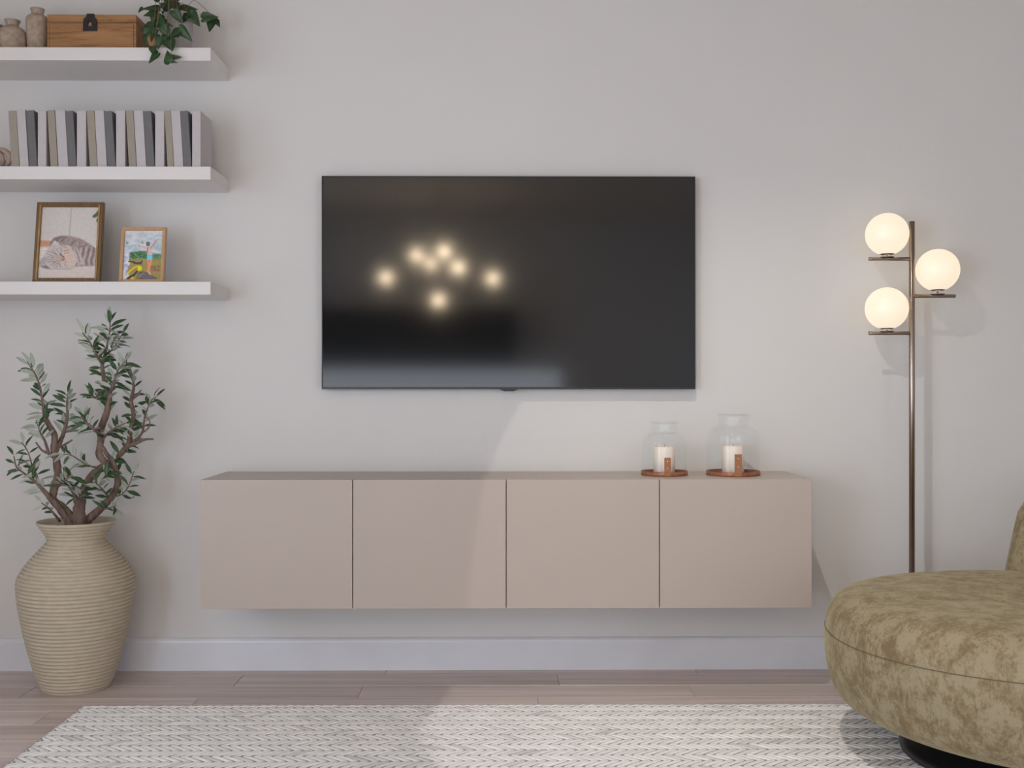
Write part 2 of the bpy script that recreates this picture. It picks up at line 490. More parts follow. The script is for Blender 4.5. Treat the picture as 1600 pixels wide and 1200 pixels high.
ca.data.foreach_set('color', np.array(Cc, np.float32).ravel())
me.update()
yw = link('yarn_weave', me, M['yarn'], rug, smooth=True); yw['kind'] = 'stuff'

# ------------------------------------------------------------------ wall-hung cabinet with four doors
CY = -0.375
cl, cr = PY(312.5, 750, CY).x, PY(1268.6, 750, CY).x
ct, cb = PY(790, 749.3, CY).z, PY(790, 951, CY).z
cab = thing('floating_cabinet', 'long greige wall-hung media cabinet with four flat handleless doors below the television', 'cabinet', ((cl + cr) / 2, 0, cb))
hw = (cr - cl) / 2; hh = ct - cb
bm = bmesh.new()
bx(bm, -hw, hw, CY + 0.020, -0.0005, 0, hh, 0.0015, 1)
bmo('carcass', bm, M['cabinet'], cab)
edges = [cl] + [PY(p, 850, CY).x for p in (551, 791, 1030.5)] + [cr]
for i in range(4):
    a = edges[i] - cab.location.x + (0.0016 if i else 0); b_ = edges[i + 1] - cab.location.x - (0.0016 if i < 3 else 0)
    box('door', a, b_, CY, CY + 0.0185, 0.0005, hh - 0.0005, M['cabinet'], cab, 0.0012)

# ------------------------------------------------------------------ television
TY = -0.043
tl, tr = PY(502.5, 440, TY), PY(1086.5, 440, TY)
tt, tb = PY(795, 275.3, TY).z, PY(795, 608.3, TY).z
tv = thing('television', 'large black flat-screen television on the wall reflecting round lamps', 'television', ((tl.x + tr.x) / 2, 0, tb))
hw = (tr.x - tl.x) / 2; hh = tt - tb
box('back_shell', -hw + 0.004, hw - 0.004, TY + 0.012, -0.0005, 0.004, hh - 0.004, M['tv_bezel'], tv, 0.003)
bm = bmesh.new()
e, eb = 0.0045, 0.0085
bx(bm, -hw, hw, TY, TY + 0.016, hh - e, hh, 0.001, 1); bx(bm, -hw, hw, TY, TY + 0.016, 0, eb, 0.001, 1)
bx(bm, -hw, -hw + e, TY, TY + 0.016, eb, hh - e, 0.001, 1); bx(bm, hw - e, hw, TY, TY + 0.016, eb, hh - e, 0.001, 1)
bmo('bezel', bm, M['tv_bezel'], tv)
box('screen', -hw + e, hw - e, TY + 0.0022, TY + 0.011, eb, hh - e, M['screen'], tv)
V = [(-0.036, 0.001), (-0.030, -0.003), (-0.018, -0.0075), (0.018, -0.0075), (0.030, -0.003), (0.036, 0.001)]
vv = [(x, TY + 0.002, z) for x, z in V] + [(x, TY + 0.014, z) for x, z in V]
n = len(V)
pyd('sensor_housing', vv, [tuple(range(n)), tuple(range(n, 2 * n))[::-1]] + [(i, i + n, (i + 1) % n + n, (i + 1) % n) for i in range(n)], M['black_metal'], tv)

# ------------------------------------------------------------------ shelves
SY = -0.2625
sx = PY(329, 260, SY).x
shelf_z = [PY(200, p, SY).z for p in (74, 260, 440)]
thk = PY(200, 440, SY).z - PY(200, 460.4, SY).z
for nm, z, lab in (('floating_shelf', shelf_z[0], 'top white floating shelf carrying the wooden box and ivy'),
                   ('floating_shelf', shelf_z[1], 'middle white floating shelf carrying the row of books'),
                   ('floating_shelf', shelf_z[2], 'lowest white floating shelf carrying two picture frames')):
    o = box(nm, -2.45, sx, SY, 0, -thk, 0, M['shelf_white'], None, 0.0012, (0, 0, z))
    tag(o, lab, 'shelf', 'white floating shelves')
Z1, Z2, Z3 = shelf_z

# ------------------------------------------------------------------ clay jars on the top shelf
def jar(px, rpx, y, prof, label):
    c = PY(px, 74, y); s = -(CAMP.y - y) / F
    inner = [(max(r - 0.004, 0.002), h) for r, h in prof if h > 0.006][::-1]
    p = [(0, 0)] + [(r, h) for r, h in prof] + inner + [(0, 0.006)]
    o = lathe('clay_jar', p, M['jar_clay'], None, 40, (c.x, y, Z1))
    tag(o, label, 'jar', 'clay jars on the top shelf')
def sm(pr, per=5): return [(float(a[0]), float(a[1])) for a in spline(pr, per)]
jar(58.5, 17, -0.15, sm([(0.030, 0), (0.035, 0.03), (0.0395, 0.09), (0.0412, 0.125), (0.040, 0.140), (0.033, 0.150), (0.0235, 0.1545), (0.0215, 0.158), (0.0225, 0.168), (0.0258, 0.178)]), 'tall speckled clay jar standing against the wooden box')
jar(19.5, 22, -0.16, sm([(0.030, 0), (0.044, 0.020), (0.0525, 0.052), (0.051, 0.075), (0.043, 0.094), (0.029, 0.105), (0.0225, 0.110), (0.0235, 0.121), (0.0285, 0.131)]), 'squat round speckled clay jar left of the tall jar')
jar(-9, 22, -0.075, sm([(0.028, 0), (0.040, 0.020), (0.045, 0.060), (0.040, 0.095), (0.030, 0.110), (0.027, 0.118), (0.030, 0.128), (0.036, 0.140)]), 'clay jar cut off by the left edge of the picture, top shelf')

# ------------------------------------------------------------------ wooden box with latch
BY = -0.20
b0, b1 = PY(73.5, 50, BY), PY(212.8, 50, BY)
btop, bseam = PY(140, 22.7, BY).z - Z1, PY(140, 34.8, BY).z - Z1
wb = thing('wooden_box', 'hinged oak keepsake box with black hasp on the top shelf', 'box', ((b0.x + b1.x) / 2, BY, Z1))
hw = (b1.x - b0.x) / 2
box('body', -hw, hw, 0, 0.155, 0, bseam - 0.0008, M['oak_box'], wb, 0.0012)
box('lid', -hw, hw, 0, 0.155, bseam + 0.0008, btop, M['oak_box'], wb, 0.0018)
box('front_panel', -hw + 0.010, hw - 0.010, -0.0014, 0.002, 0.012, bseam - 0.006, M['oak_box'], wb, 0.0009)
M['groove'] = simple('groove_shade', (0.10, 0.045, 0.018), 0.6)  # dark brown strips stand in for the shade in the panel groove
ix, iz0, iz1 = hw - 0.010, 0.012, bseam - 0.006
for q in ((-ix - 0.0008, ix + 0.0008, iz0 - 0.0014, iz0), (-ix - 0.0008, ix + 0.0008, iz1, iz1 + 0.0014), (-ix - 0.0014, -ix, iz0, iz1), (ix, ix + 0.0014, iz0, iz1)):
    box('groove_strip', q[0], q[1], -0.0004, 0.002, q[2], q[3], M['groove'], wb)
lc = PY(141.5, 40, BY).x - wb.location.x
lt = wb
outer = [(-0.0255, -0.027), (0, -0.027), (0.0255, -0.027), (0.0255, 0.0), (0.0235, 0.016), (0.013, 0.027), (-0.013, 0.027), (-0.0235, 0.016), (-0.0255, 0.0)]
inner = [(-0.0075, -0.010), (0, -0.010), (0.0075, -0.010), (0.0075, 0.0), (0.0075, 0.008), (0.005, 0.008), (-0.005, 0.008), (-0.0075, 0.008), (-0.0075, 0.0)]
n = len(outer)
zc = PY(140, 37.5, BY).z - Z1
V = []
for yy in (-0.0065, -0.0014):
    V += [(lc + x, yy, zc + z) for x, z in outer] + [(lc + x, yy, zc + z) for x, z in inner]
Fc = []
for i in range(n):
    j = (i + 1) % n
    Fc += [(i, j, n + j, n + i), (2 * n + i, 3 * n + i, 3 * n + j, 2 * n + j), (i, 2 * n + i, 2 * n + j, j), (n + i, n + j, 3 * n + j, 3 * n + i)]
hp = pyd('hasp_plate', V, Fc, M['black_metal'], wb)
bm = bmesh.new()
bx(bm, lc - 0.0135, lc + 0.0135, -0.005, 0.0, zc + 0.02, btop + 0.0015, 0.0008, 1)
bx(bm, lc - 0.0135, lc + 0.0135, -0.005, 0.03, btop, btop + 0.002, 0.0005, 1)
bmo('hasp_strap', bm, M['black_metal'], wb)
box('staple', lc - 0.004, lc + 0.004, -0.004, 0.0, zc - 0.006, zc + 0.004, M['oak_box'], wb, 0.0006)

# ------------------------------------------------------------------ potted ivy
IY = -0.135
pc = PY(279, 60, IY)
ivy = thing('potted_ivy', 'trailing green ivy in a pale concrete pot on the top shelf', 'potted plant', (pc.x, IY, Z1))
ph = PY(279, 23, IY).z - Z1
lathe('pot', [(0, 0), (0.040, 0), (0.0425, 0.004), (0.056, ph - 0.003), (0.0545, ph), (0.051, ph), (0.0495, ph - 0.02), (0, ph - 0.02)], M['concrete'], ivy, 40)
lathe('soil', [(0.0497, ph - 0.022), (0.049, ph - 0.014), (0.02, ph - 0.009), (0, ph - 0.008)], M['soil'], ivy, 24)
HEART = [(0.0, 0.0), (-0.10, 0.16), (-0.06, 0.36), (0.10, 0.48), (0.30, 0.47), (0.52, 0.34), (0.74, 0.20), (0.90, 0.08), (1.0, 0.0)]
def leaf_mesh(name, base, tip, width, cup, tilt, mats, parent, origin, outline):
    e1 = tip - base; L = e1.length; e1 = e1.normalized()
    view = (Vector((0, -1, 0)) + Vector((random.uniform(-.3, .3), 0, 0.25))).normalized()
    e2 = view.cross(e1).normalized()
    e2 = (Matrix.Rotation(tilt, 3, e1) @ e2)
    e3 = e1.cross(e2)
    mid, le, ri = [], [], []
    for s, t in outline:
        sag = -0.22 * L * max(s, 0) ** 2
        mid.append(base + e1 * (max(s, 0) * L) + e3 * sag)
        for side, lst in ((1, le), (-1, ri)):
            lst.append(base + e1 * (s * L) + e2 * (side * t * width) + e3 * (sag + cup * width * (t ** 2) * 2.2))
    V, Fc = [], []
    n = len(outline)
    for off in (0.0, 0.0007):
        for lst in (mid, le, ri): V += [tuple(p - e3 * off - origin) for p in lst]
    def q(a, b_, c, d, flip):
        f = tuple(dict.fromkeys((a, b_, c, d)))
        return f[::-1] if flip else f
    for lay, fl in ((0, False), (3 * n, True)):
        for i in range(n - 1):
            Fc.append(q(lay + i, lay + i + 1, lay + n + i + 1, lay + n + i, not fl))
            Fc.append(q(lay + i, lay + 2 * n + i, lay + 2 * n + i + 1, lay + i + 1, not fl))
    for i in range(n - 1):
        for k_ in (1, 2):
            a = k_ * n + i
            Fc.append((a, a + 1, a + 1 + 3 * n, a + 3 * n))
    o = pyd(name, V, Fc, mats, parent, (0, 0, 0), (0, 0, 0), True)
    return o
IV = [(500, 140, 215, 95, 115, 0), (470, 190, 245, 225, 105, 0), (235, 125, 158, 178, 60, 0), (640, 135, 498, 38, 120, 0),
      (690, 130, 640, -70, 210, 0), (745, 125, 805, 35, 80, 0), (825, 165, 1050, 108, 190, 0), (550, 225, 660, 180, 85, 0),
      (715, 165, 830, 335, 135, 0), (940, 235, 832, 345, 95, 0), (950, 205, 1100, 362, 165, 0), (1160, 290, 1372, 240, 160, 0),
      (1330, 270, 1252, 462, 170, 0), (1375, 315, 1430, 412, 70, 0), (380, 375, 203, 455, 115, 0), (500, 235, 400, 440, 165, 0),
      (490, 245, 572, 392, 85, 0), (575, 378, 685, 388, 60, 0), (440, 455, 335, 590, 150, 0), (320, 430, 250, 540, 110, 0),
      (320, 545, 300, 718, 150, 0), (385, 575, 360, 725, 120, 1), (505, 560, 470, 735, 115, 0), (545, 400, 640, 592, 135, 0),
      (805, 485, 640, 575, 115, 0), (800, 430, 962, 612, 130, 0), (650, 625, 672, 778, 205, 0), (400, 725, 385, 850, 135, 0),
      (470, 825, 322, 958, 105, 0), (655, 975, 590, 800, 150, 0), (680, 905, 820, 880, 75, 0), (640, 960, 752, 968, 50, 0),
      (420, 250, 370, 340, 110, 0), (600, 560, 560, 640, 110, 0), (740, 540, 790, 560, 80, 0), (560, 300, 520, 420, 90, 0),
      (640, -20, 560, -160, 150, 0), (720, -30, 820, -150, 150, 0), (680, -60, 690, -230, 150, 0), (500, 0, 390, -70, 130, 0)]
stV, stF = [], []
for (bx_, by_, tx_, ty_, w_, br) in IV:
    low = max(by_, ty_)
    d = -0.292 if low > 735 else (-0.225 - 0.03 * random.random() if low > 250 and bx_ < 900 else -0.15 - 0.05 * random.random())
    if 735 >= low > 560: d = -0.268
    b_ = PY(200 + bx_ / 10, by_ / 10, d); t_ = PY(200 + tx_ / 10, ty_ / 10, d - random.uniform(-0.006, 0.010))
    wpx = 1.30 * w_ / 10 * (4.2 + d) / F
    t_ = b_ + (t_ - b_) * 1.12
    o = leaf_mesh('leaf', b_, t_, wpx, random.uniform(0.10, 0.3), random.uniform(-0.35, 0.35), M['ivy_brown'] if br else M['ivy'], ivy, ivy.location, HEART)
    if br: o['label'] = 'withered brown ivy leaf'
    if IV.index((bx_, by_, tx_, ty_, w_, br)) % 3: continue
    s0 = Vector((pc.x + random.uniform(-.025, .025), IY + random.uniform(-.025, .02), Z1 + ph - 0.012))
    m1 = Vector((s0.x * 0.6 + b_.x * 0.4, min(IY - 0.062, b_.y), Z1 + ph + 0.02 + random.uniform(0, .012)))
    m2 = m1.lerp(b_, 0.5) + Vector((0, -0.004, 0.008))
    path = spline([(*(p - ivy.location), 0.0010) for p in (s0, m1, m2, b_)], 6)
    tube_data(path, 5, 0, stV, stF)
pyd('stems', stV, stF, M['ivy_stem'], ivy, smooth=True)

# ------------------------------------------------------------------ books on the middle shelf
BKY = -0.25
rows = [  # colour, left edge at the foot, right edge at the foot, left edge at the head  (zoomed pixels / 4.324)
    ('beige', 77, 130, 56), ('light', 134, 193, 110), ('dark', 198, 251, 175), ('light', 255, 312, 255),
    ('beige', 341, 390, 319), ('light', 395, 461, 372), ('dark', 464, 516, 440), ('light', 519, 581, 519),
    ('beige', 606, 657, 584), ('light', 660, 722, 638), ('dark', 726, 780, 701), ('light', 784, 845, 784),
    ('beige', 871, 921, 849), ('light', 925, 988, 902), ('dark', 991, 1044, 967), ('light', 1048, 1109, 1048),
    ('beige', 1131, 1174, 1110), ('light', 1177, 1239, 1154), ('dark', 1242, 1294, 1217), ('light', 1298, 1355, 1298)]
ordn = ['first', 'second', 'third', 'fourth', 'fifth']
cname = {'beige': 'taupe', 'dark': 'charcoal'}
seen = {}
BH_ = PY(100, 172.4, BKY).z - Z2
gap = 0.0
for i, (cn, a, b_, hd) in enumerate(rows):
    x0, x1 = PY(a / 4.324, 255, BKY).x, PY(b_ / 4.324, 255, BKY).x
    xh = PY(hd / 4.324, 180, BKY).x
    h = BH_ * random.uniform(0.985, 1.0) if cn != 'light' else BH_ * random.uniform(0.995, 1.01)
    ang = math.atan2(xh - x0, h)          # leaning to the left when negative
    if abs(xh - x0) < 0.0015: ang = 0.0
    th = (x1 - x0) * math.cos(ang)
    nn = seen.get((cn, ang != 0), 0); seen[(cn, ang != 0)] = nn + 1
    if cn == 'light' and ang == 0: lab = 'upright light grey book, %s upright one from the left on the middle shelf' % ordn[nn]
    elif cn == 'light': lab = 'leaning light grey book, %s leaning one from the left on the middle shelf' % ordn[nn]
    else: lab = '%s cloth book leaning left, %s %s one from the left' % (cname[cn], ordn[nn], cname[cn])
    m = M['book_' + cn]
    bk = thing('book', lab, 'book', (x0, BKY, Z2 + (0.0 if ang >= 0 else 0.0)), (0, ang, 0), 'row of books on the middle shelf')
    if ang < 0: bk.location.z += th * math.sin(-ang) * 0 + 0.0004
    dp = 0.150 if cn == 'light' else 0.146 + random.uniform(-.004, .003)
    bm = bmesh.new()
    bx(bm, 0, th, 0, 0.003, 0, h, 0.0009, 1)
    bx(bm, 0, 0.0022, 0.002, dp, 0, h, 0.0006, 1); bx(bm, th - 0.0022, th, 0.002, dp, 0, h, 0.0006, 1)
    bmo('cover', bm, m, bk)
    box('pages', 0.0022, th - 0.0022, 0.003, dp - 0.004, 0.003, h - 0.003, M['page'], bk)

# knotted wooden ornament, cut by the left edge
kc = PY(2, 243, -0.19)
kn = thing('knot_ornament', 'pale carved wooden link ornament beside the books at the picture edge', 'ornament', (kc.x, -0.19, Z2))
def torus(name, R, r, loc, rot, sx_=1.0):
    V, Fc = [], []
    A, B = 40, 14
    for i in range(A):
        for j in range(B):
            a, b_ = 2 * PI * i / A, 2 * PI * j / B
            V.append(((R + r * math.cos(b_)) * math.cos(a) * sx_, (R + r * math.cos(b_)) * math.sin(a), r * math.sin(b_)))
            Fc.append((i * B + j, ((i + 1) % A) * B + j, ((i + 1) % A) * B + (j + 1) % B, i * B + (j + 1) % B))
    return pyd(name, V, Fc, M['knot'], kn, loc, rot, True)
torus('link', 0.029, 0.0115, (-0.006, 0.012, 0.047), (PI / 2, 0, 0.25), 1.0)
torus('link', 0.027, 0.0105, (-0.012, -0.018, 0.040), (PI / 2 - 0.25, 0.75, 0.9), 1.0)
torus('link', 0.027, 0.0105, (-0.058, 0.0, 0.041), (PI / 2 + 0.3, 0.3, 0.5), 1.0)

# ------------------------------------------------------------------ framed photographs
class Canvas:
    def __init__(s, W, H, nx, ny):
        s.W, s.H, s.nx, s.ny = W, H, nx, ny
        s.X, s.Y = np.meshgrid(np.linspace(0, W, nx), np.linspace(0, H, ny))
        s.C = np.zeros((ny, nx, 3))
        s.rng = np.random.default_rng(3)
    def put(s, mask, col):
        c = np.array(col, float) if np.ndim(col) <= 1 else col
        s.C = s.C * (1 - mask[..., None]) + c * mask[..., None]
    def ell(s, cx, cy, rx, ry, ang, col, soft=0.1, al=1.0):
        a = math.radians(ang); dx, dy = s.X - cx, s.Y - cy
        u = (dx * math.cos(a) + dy * math.sin(a)) / rx; v = (-dx * math.sin(a) + dy * math.cos(a)) / ry
        s.put(al * np.clip((1 - np.sqrt(u * u + v * v)) / soft + 0.5, 0, 1), col)
    def seg(s, a, b):
        ax, ay = a; bx_, by_ = b
        t = np.clip(((s.X - ax) * (bx_ - ax) + (s.Y - ay) * (by_ - ay)) / max((bx_ - ax) ** 2 + (by_ - ay) ** 2, 1e-9), 0, 1)
        return np.hypot(s.X - ax - t * (bx_ - ax), s.Y - ay - t * (by_ - ay))
    def line(s, pts, wd, col, soft=6, al=1.0):
        d = np.min([s.seg(a, b) for a, b in zip(pts, pts[1:])], axis=0)
        s.put(al * np.clip((wd / 2 - d) / soft + 0.5, 0, 1), col)
    def poly(s, pts, col, soft=8, al=1.0):
        ins = np.zeros(s.X.shape, bool)
        ed = list(zip(pts, pts[1:] + pts[:1]))
        for (ax, ay), (bx_, by_) in ed:
            c = (ay > s.Y) != (by_ > s.Y)
            ins ^= c & (s.X < (bx_ - ax) * (s.Y - ay) / (by_ - ay + 1e-9) + ax)
        d = np.min([s.seg(a, b) for a, b in ed], axis=0)
        s.put(al * np.clip(np.where(ins, d, -d) / soft + 0.5, 0, 1), col)
    def speck(s, amt, cell=1):
        n = s.rng.normal(0, amt, (s.ny // cell + 2, s.nx // cell + 2))
        n = np.kron(n, np.ones((cell, cell)))[:s.ny, :s.nx]
        return n
def linarr(C):
    c = C / 255.0
    return np.where(c <= 0.04045, c / 12.92, ((c + 0.055) / 1.055) ** 2.4)

def cat_picture():
    cv = Canvas(760, 1035, 118, 160)
    q = lambda x, y: (x - 175 + 45 * (y - 105) / 1035, y - 105)
    Q = lambda *p: [q(*a) for a in p]
    cv.C[:] = (166, 160, 157)
    cv.put(np.clip((cv.Y / 500), 0, 1) * 0.25, (172, 166, 160))
    cv.put(np.clip(1 - cv.X / 260, 0, 1) * 0.5 * (cv.Y < 520), (158, 148, 142))
    cv.line(Q((566, 105), (540, 530)), 14, (142, 136, 134), 8)
    cv.line(Q((175, 195), (930, 185)), 5, (158, 152, 152), 6, 0.6)
    cv.poly(Q((140, 590), (330, 600), (300, 690), (140, 690)), (158, 116, 92), 20)
    cv.poly(Q((130, 690), (960, 680), (940, 1145), (125, 1145)), (176, 168, 164), 40)
    cv.poly(Q((130, 1000), (900, 940), (900, 1145), (125, 1145)), (170, 160, 154), 50)
    for p, r in (((905, 210), 34), ((880, 230), 26), ((925, 180), 30), ((915, 290), 26), ((925, 320), 24), ((860, 240), 20)):
        cv.ell(*q(*p), r * .7, r * 1.3, 20, (62, 84, 56), 0.5)
    fur, dark, pale = (140, 128, 124), (92, 80, 78), (158, 149, 146)
    cv.poly(Q((285, 640), (330, 560), (420, 525), (560, 530), (680, 560), (780, 620), (880, 700), (920, 780), (915, 950), (640, 970), (480, 900), (300, 800)), (128, 114, 110), 26)
    cv.poly(Q((290, 640), (350, 555), (430, 530), (520, 535), (440, 600), (340, 640), (300, 700)), (100, 88, 86), 30, 0.85)
    for i in range(26):
        t = i / 25
        a = q(430 + 420 * t, 560 + 130 * t * t); b_ = (a[0] - 30 + 60 * math.sin(i * 1.7), a[1] + 60 + 30 * math.sin(i * 2.3))
        cv.line([a, b_], 16, dark if i % 2 else (150, 138, 132), 14, 0.5)
    for k_ in range(7):
        x = 690 + 34 * k_
        cv.line(Q((x + 10, 700), (x - 6, 800), (x - 30, 880), (x - 20, 950)), 16, dark if k_ % 2 else (168, 156, 150), 10, 0.75)
    cv.poly(Q((590, 650), (640, 690), (700, 800), (740, 930), (690, 950), (650, 850), (600, 720)), (152, 142, 142), 14)
    cv.line(Q((600, 660), (655, 790), (680, 900)), 12, (96, 84, 84), 8, 0.8)
    # head resting on its side
    cv.poly(Q((145, 900), (200, 830), (240, 740), (300, 660), (345, 595), (400, 620), (430, 665), (500, 660), (560, 690), (630, 800), (655, 890), (610, 960), (540, 1000), (380, 1002), (260, 1000), (180, 970), (140, 960)), pale, 14)
    cv.poly(Q((440, 680), (540, 660), (620, 780), (650, 880), (600, 960), (540, 995), (500, 900), (470, 830)), (168, 150, 140), 20, 0.9)
    cv.poly(Q((320, 650), (345, 592), (400, 625), (380, 670)), (168, 158, 152), 10)
    cv.poly(Q((145, 905), (200, 830), (250, 840), (230, 930), (170, 970)), (140, 132, 130), 20)
    cv.poly(Q((170, 970), (240, 945), (300, 1000), (240, 1000)), (104, 94, 92), 12)
    for (x0, y0, x1, y1) in ((250, 745, 370, 790), (250, 780, 350, 830), (260, 820, 350, 850), (245, 860, 340, 870), (320, 735, 390, 800), (370, 715, 410, 770),
                             (440, 690, 430, 800), (460, 680, 520, 700), (470, 740, 545, 730), (480, 780, 540, 760), (300, 950, 370, 900), (330, 965, 400, 910), (370, 985, 405, 915), (430, 970, 420, 920), (250, 900, 340, 890)):
        cv.line(Q((x0, y0), (x1, y1)), 9, (100, 90, 88), 8, 0.75)
    cv.line(Q((425, 790), (445, 815), (470, 830)), 16, (70, 58, 56), 8)
    cv.line(Q((330, 915), (370, 885), (430, 890)), 9, (150, 86, 74), 7)
    cv.ell(*q(405, 840), 58, 40, 20, (150, 132, 124), 0.6, 0.9)
    cv.ell(*q(463, 865), 30, 20, -30, (160, 98, 84), 0.5)
    cv.line(Q((490, 890), (500, 990)), 7, (150, 118, 104), 7, 0.7)
    cv.line(Q((140, 968), (300, 1006), (540, 1004), (650, 960), (760, 950), (900, 950)), 10, (128, 118, 114), 14, 0.7)
    cv.C *= (1 + cv.speck(0.03)[..., None])
    furm = ((cv.Y > 430) & (cv.Y < 900))[..., None]
    cv.C *= np.where(furm, 1 + cv.speck(0.05)[..., None], 1)
    return cv
def hiker_picture():
    cv = Canvas(730, 960, 96, 128)
    q = lambda x, y: (x - 205 + 50 * (y - 140) / 960, y - 140)
    Q = lambda *p: [q(*a) for a in p]
    g = np.clip(cv.Y / 480, 0, 1)[..., None]
    cv.C = np.array((176, 172, 176)) * (1 - g) + np.array((138, 158, 162)) * g
    rng = cv.rng
    for i in range(70):
        cv.ell(rng.uniform(0, 730), rng.uniform(0, 430), rng.uniform(30, 110), rng.uniform(12, 40), rng.uniform(-20, 10), (186, 182, 184) if i % 2 else (132, 148, 156), 0.9, 0.45)
    cv.line(Q((720, 255), (900, 245)), 30, (120, 160, 180), 30, 0.7)
    cv.ell(*q(250, 378), 26, 14, 0, (92, 100, 112), 0.6); cv.ell(*q(540, 370), 14, 40, -15, (100, 116, 128), 0.7)
    cv.poly(Q((190, 600), (330, 560), (600, 540), (760, 590), (920, 600), (920, 740), (180, 740)), (92, 120, 112), 40)
    for i in range(60):
        x = rng.uniform(330, 620); y = rng.uniform(540 + abs(x - 540) * .2, 690)
        cv.ell(*q(x, y), rng.uniform(18, 46), rng.uniform(10, 26), rng.uniform(-30, 30), ((38, 70, 52), (58, 92, 50), (84, 118, 70))[i % 3], 0.6, 0.75)
    for i in range(24):
        cv.ell(*q(rng.uniform(740, 920), rng.uniform(610, 710)), 34, 22, 0, ((66, 96, 72), (88, 110, 76))[i % 2], 0.6, 0.7)
    cv.poly(Q((170, 690), (920, 700), (900, 1110), (150, 1110)), (128, 116, 66), 30)
    for i in range(420):
        x, y = rng.uniform(170, 910), rng.uniform(690, 1100)
        cols = ((148, 136, 76), (104, 104, 56), (134, 100, 78), (118, 120, 62))
        cv.line([q(x, y), (q(x, y)[0] + rng.uniform(-10, 10), q(x, y)[1] - rng.uniform(14, 46))], 7, cols[i % 4], 8, 0.6)
    for i in range(60):
        cv.ell(*q(rng.uniform(700, 880), rng.uniform(820, 960)), 16, 14, 0, ((120, 82, 70), (146, 112, 88), (96, 74, 58))[i % 3], 0.7, 0.6)
    # pale strip at the left
    cv.poly(Q((185, 500), (300, 530), (235, 1105), (150, 1105)), (160, 164, 184), 14)
    for i in range(40):
        y = rng.uniform(580, 1090)
        cv.ell(*q(rng.uniform(165, 280), y), 22, 26, 0, ((110, 122, 162), (190, 190, 200), (196, 176, 140))[i % 3], 0.7, 0.6)
    # cycle
    cv.line(Q((280, 742), (360, 750), (420, 775), (510, 765), (530, 735)), 24, (48, 50, 56), 8)
    cv.line(Q((365, 770), (400, 785), (520, 790)), 20, (58, 60, 60), 8)
    cv.line(Q((245, 985), (310, 920), (380, 860), (450, 835), (510, 860)), 30, (206, 158, 22), 8)
    cv.poly(Q((450, 830), (505, 830), (530, 890), (505, 915), (440, 930), (445, 880)), (222, 178, 16), 8)
    cv.line(Q((250, 1085), (300, 1040), (370, 1010), (430, 940)), 40, (48, 46, 44), 10)
    cv.ell(*q(345, 1075), 28, 34, 20, (206, 150, 30), 0.4)
    cv.line(Q((440, 1075), (470, 970), (540, 950), (640, 975)), 34, (92, 84, 80), 14)
    cv.poly(Q((500, 1000), (600, 975), (720, 1010), (820, 1060), (790, 1095), (640, 1080), (520, 1095)), (84, 86, 92), 12)
    cv.ell(*q(500, 960), 22, 18, 0, (52, 58, 84), 0.5); cv.ell(*q(500, 1070), 26, 30, 0, (110, 66, 62), 0.5)
    # figure with raised arms, seen from behind
    skin = (178, 138, 130)
    cv.line(Q((640, 720), (655, 810), (640, 930)), 46, (184, 116, 88), 10)
    cv.line(Q((700, 715), (690, 800), (655, 890), (650, 940), (680, 985)), 40, (190, 122, 94), 10)
    cv.poly(Q((580, 450), (640, 470), (725, 455), (720, 560), (725, 610), (635, 610), (610, 540)), (186, 150, 146), 12)
    cv.line(Q((470, 438), (540, 458), (590, 480)), 24, skin, 9); cv.ell(*q(472, 436), 18, 12, 20, (150, 112, 104), 0.5)
    cv.line(Q((700, 480), (745, 420), (800, 345), (818, 318)), 30, (160, 122, 116), 9); cv.ell(*q(820, 318), 17, 22, 20, (176, 140, 134), 0.5)
    cv.line(Q((640, 470), (625, 570)), 16, (112, 82, 78), 8)
    cv.ell(*q(645, 395), 42, 40, 0, (84, 92, 98), 0.35); cv.ell(*q(645, 425), 26, 20, 0, (96, 76, 70), 0.5)
    cv.poly(Q((628, 610), (722, 605), (728, 708), (620, 712)), (96, 168, 190), 8)
    cv.C *= (1 + cv.speck(0.06)[..., None])
    return cv
def picture_mesh(cv, x0, x1, z0, z1, y, parent):
    ys = np.linspace(z1, z0, cv.ny); xs = np.linspace(x0, x1, cv.nx)
    V = [(float(x), y, float(z)) for z in ys for x in xs]
    nx = cv.nx
    Fc = [(j * nx + i, (j + 1) * nx + i, (j + 1) * nx + i + 1, j * nx + i + 1) for j in range(cv.ny - 1) for i in range(nx - 1)]
    me = bpy.data.meshes.new('photo_print')
    me.from_pydata(V, [], Fc)
    ca = me.color_attributes.new('paint', 'FLOAT_COLOR', 'POINT')
    c = np.clip(linarr(np.clip(cv.C, 0, 255)) * 1.75, 0, 0.9)
    ca.data.foreach_set('color', np.concatenate([c, np.ones(c.shape[:2] + (1,))], -1).astype(np.float32).ravel())
    me.update()
    return link('photo_print', me, M['print'], parent)
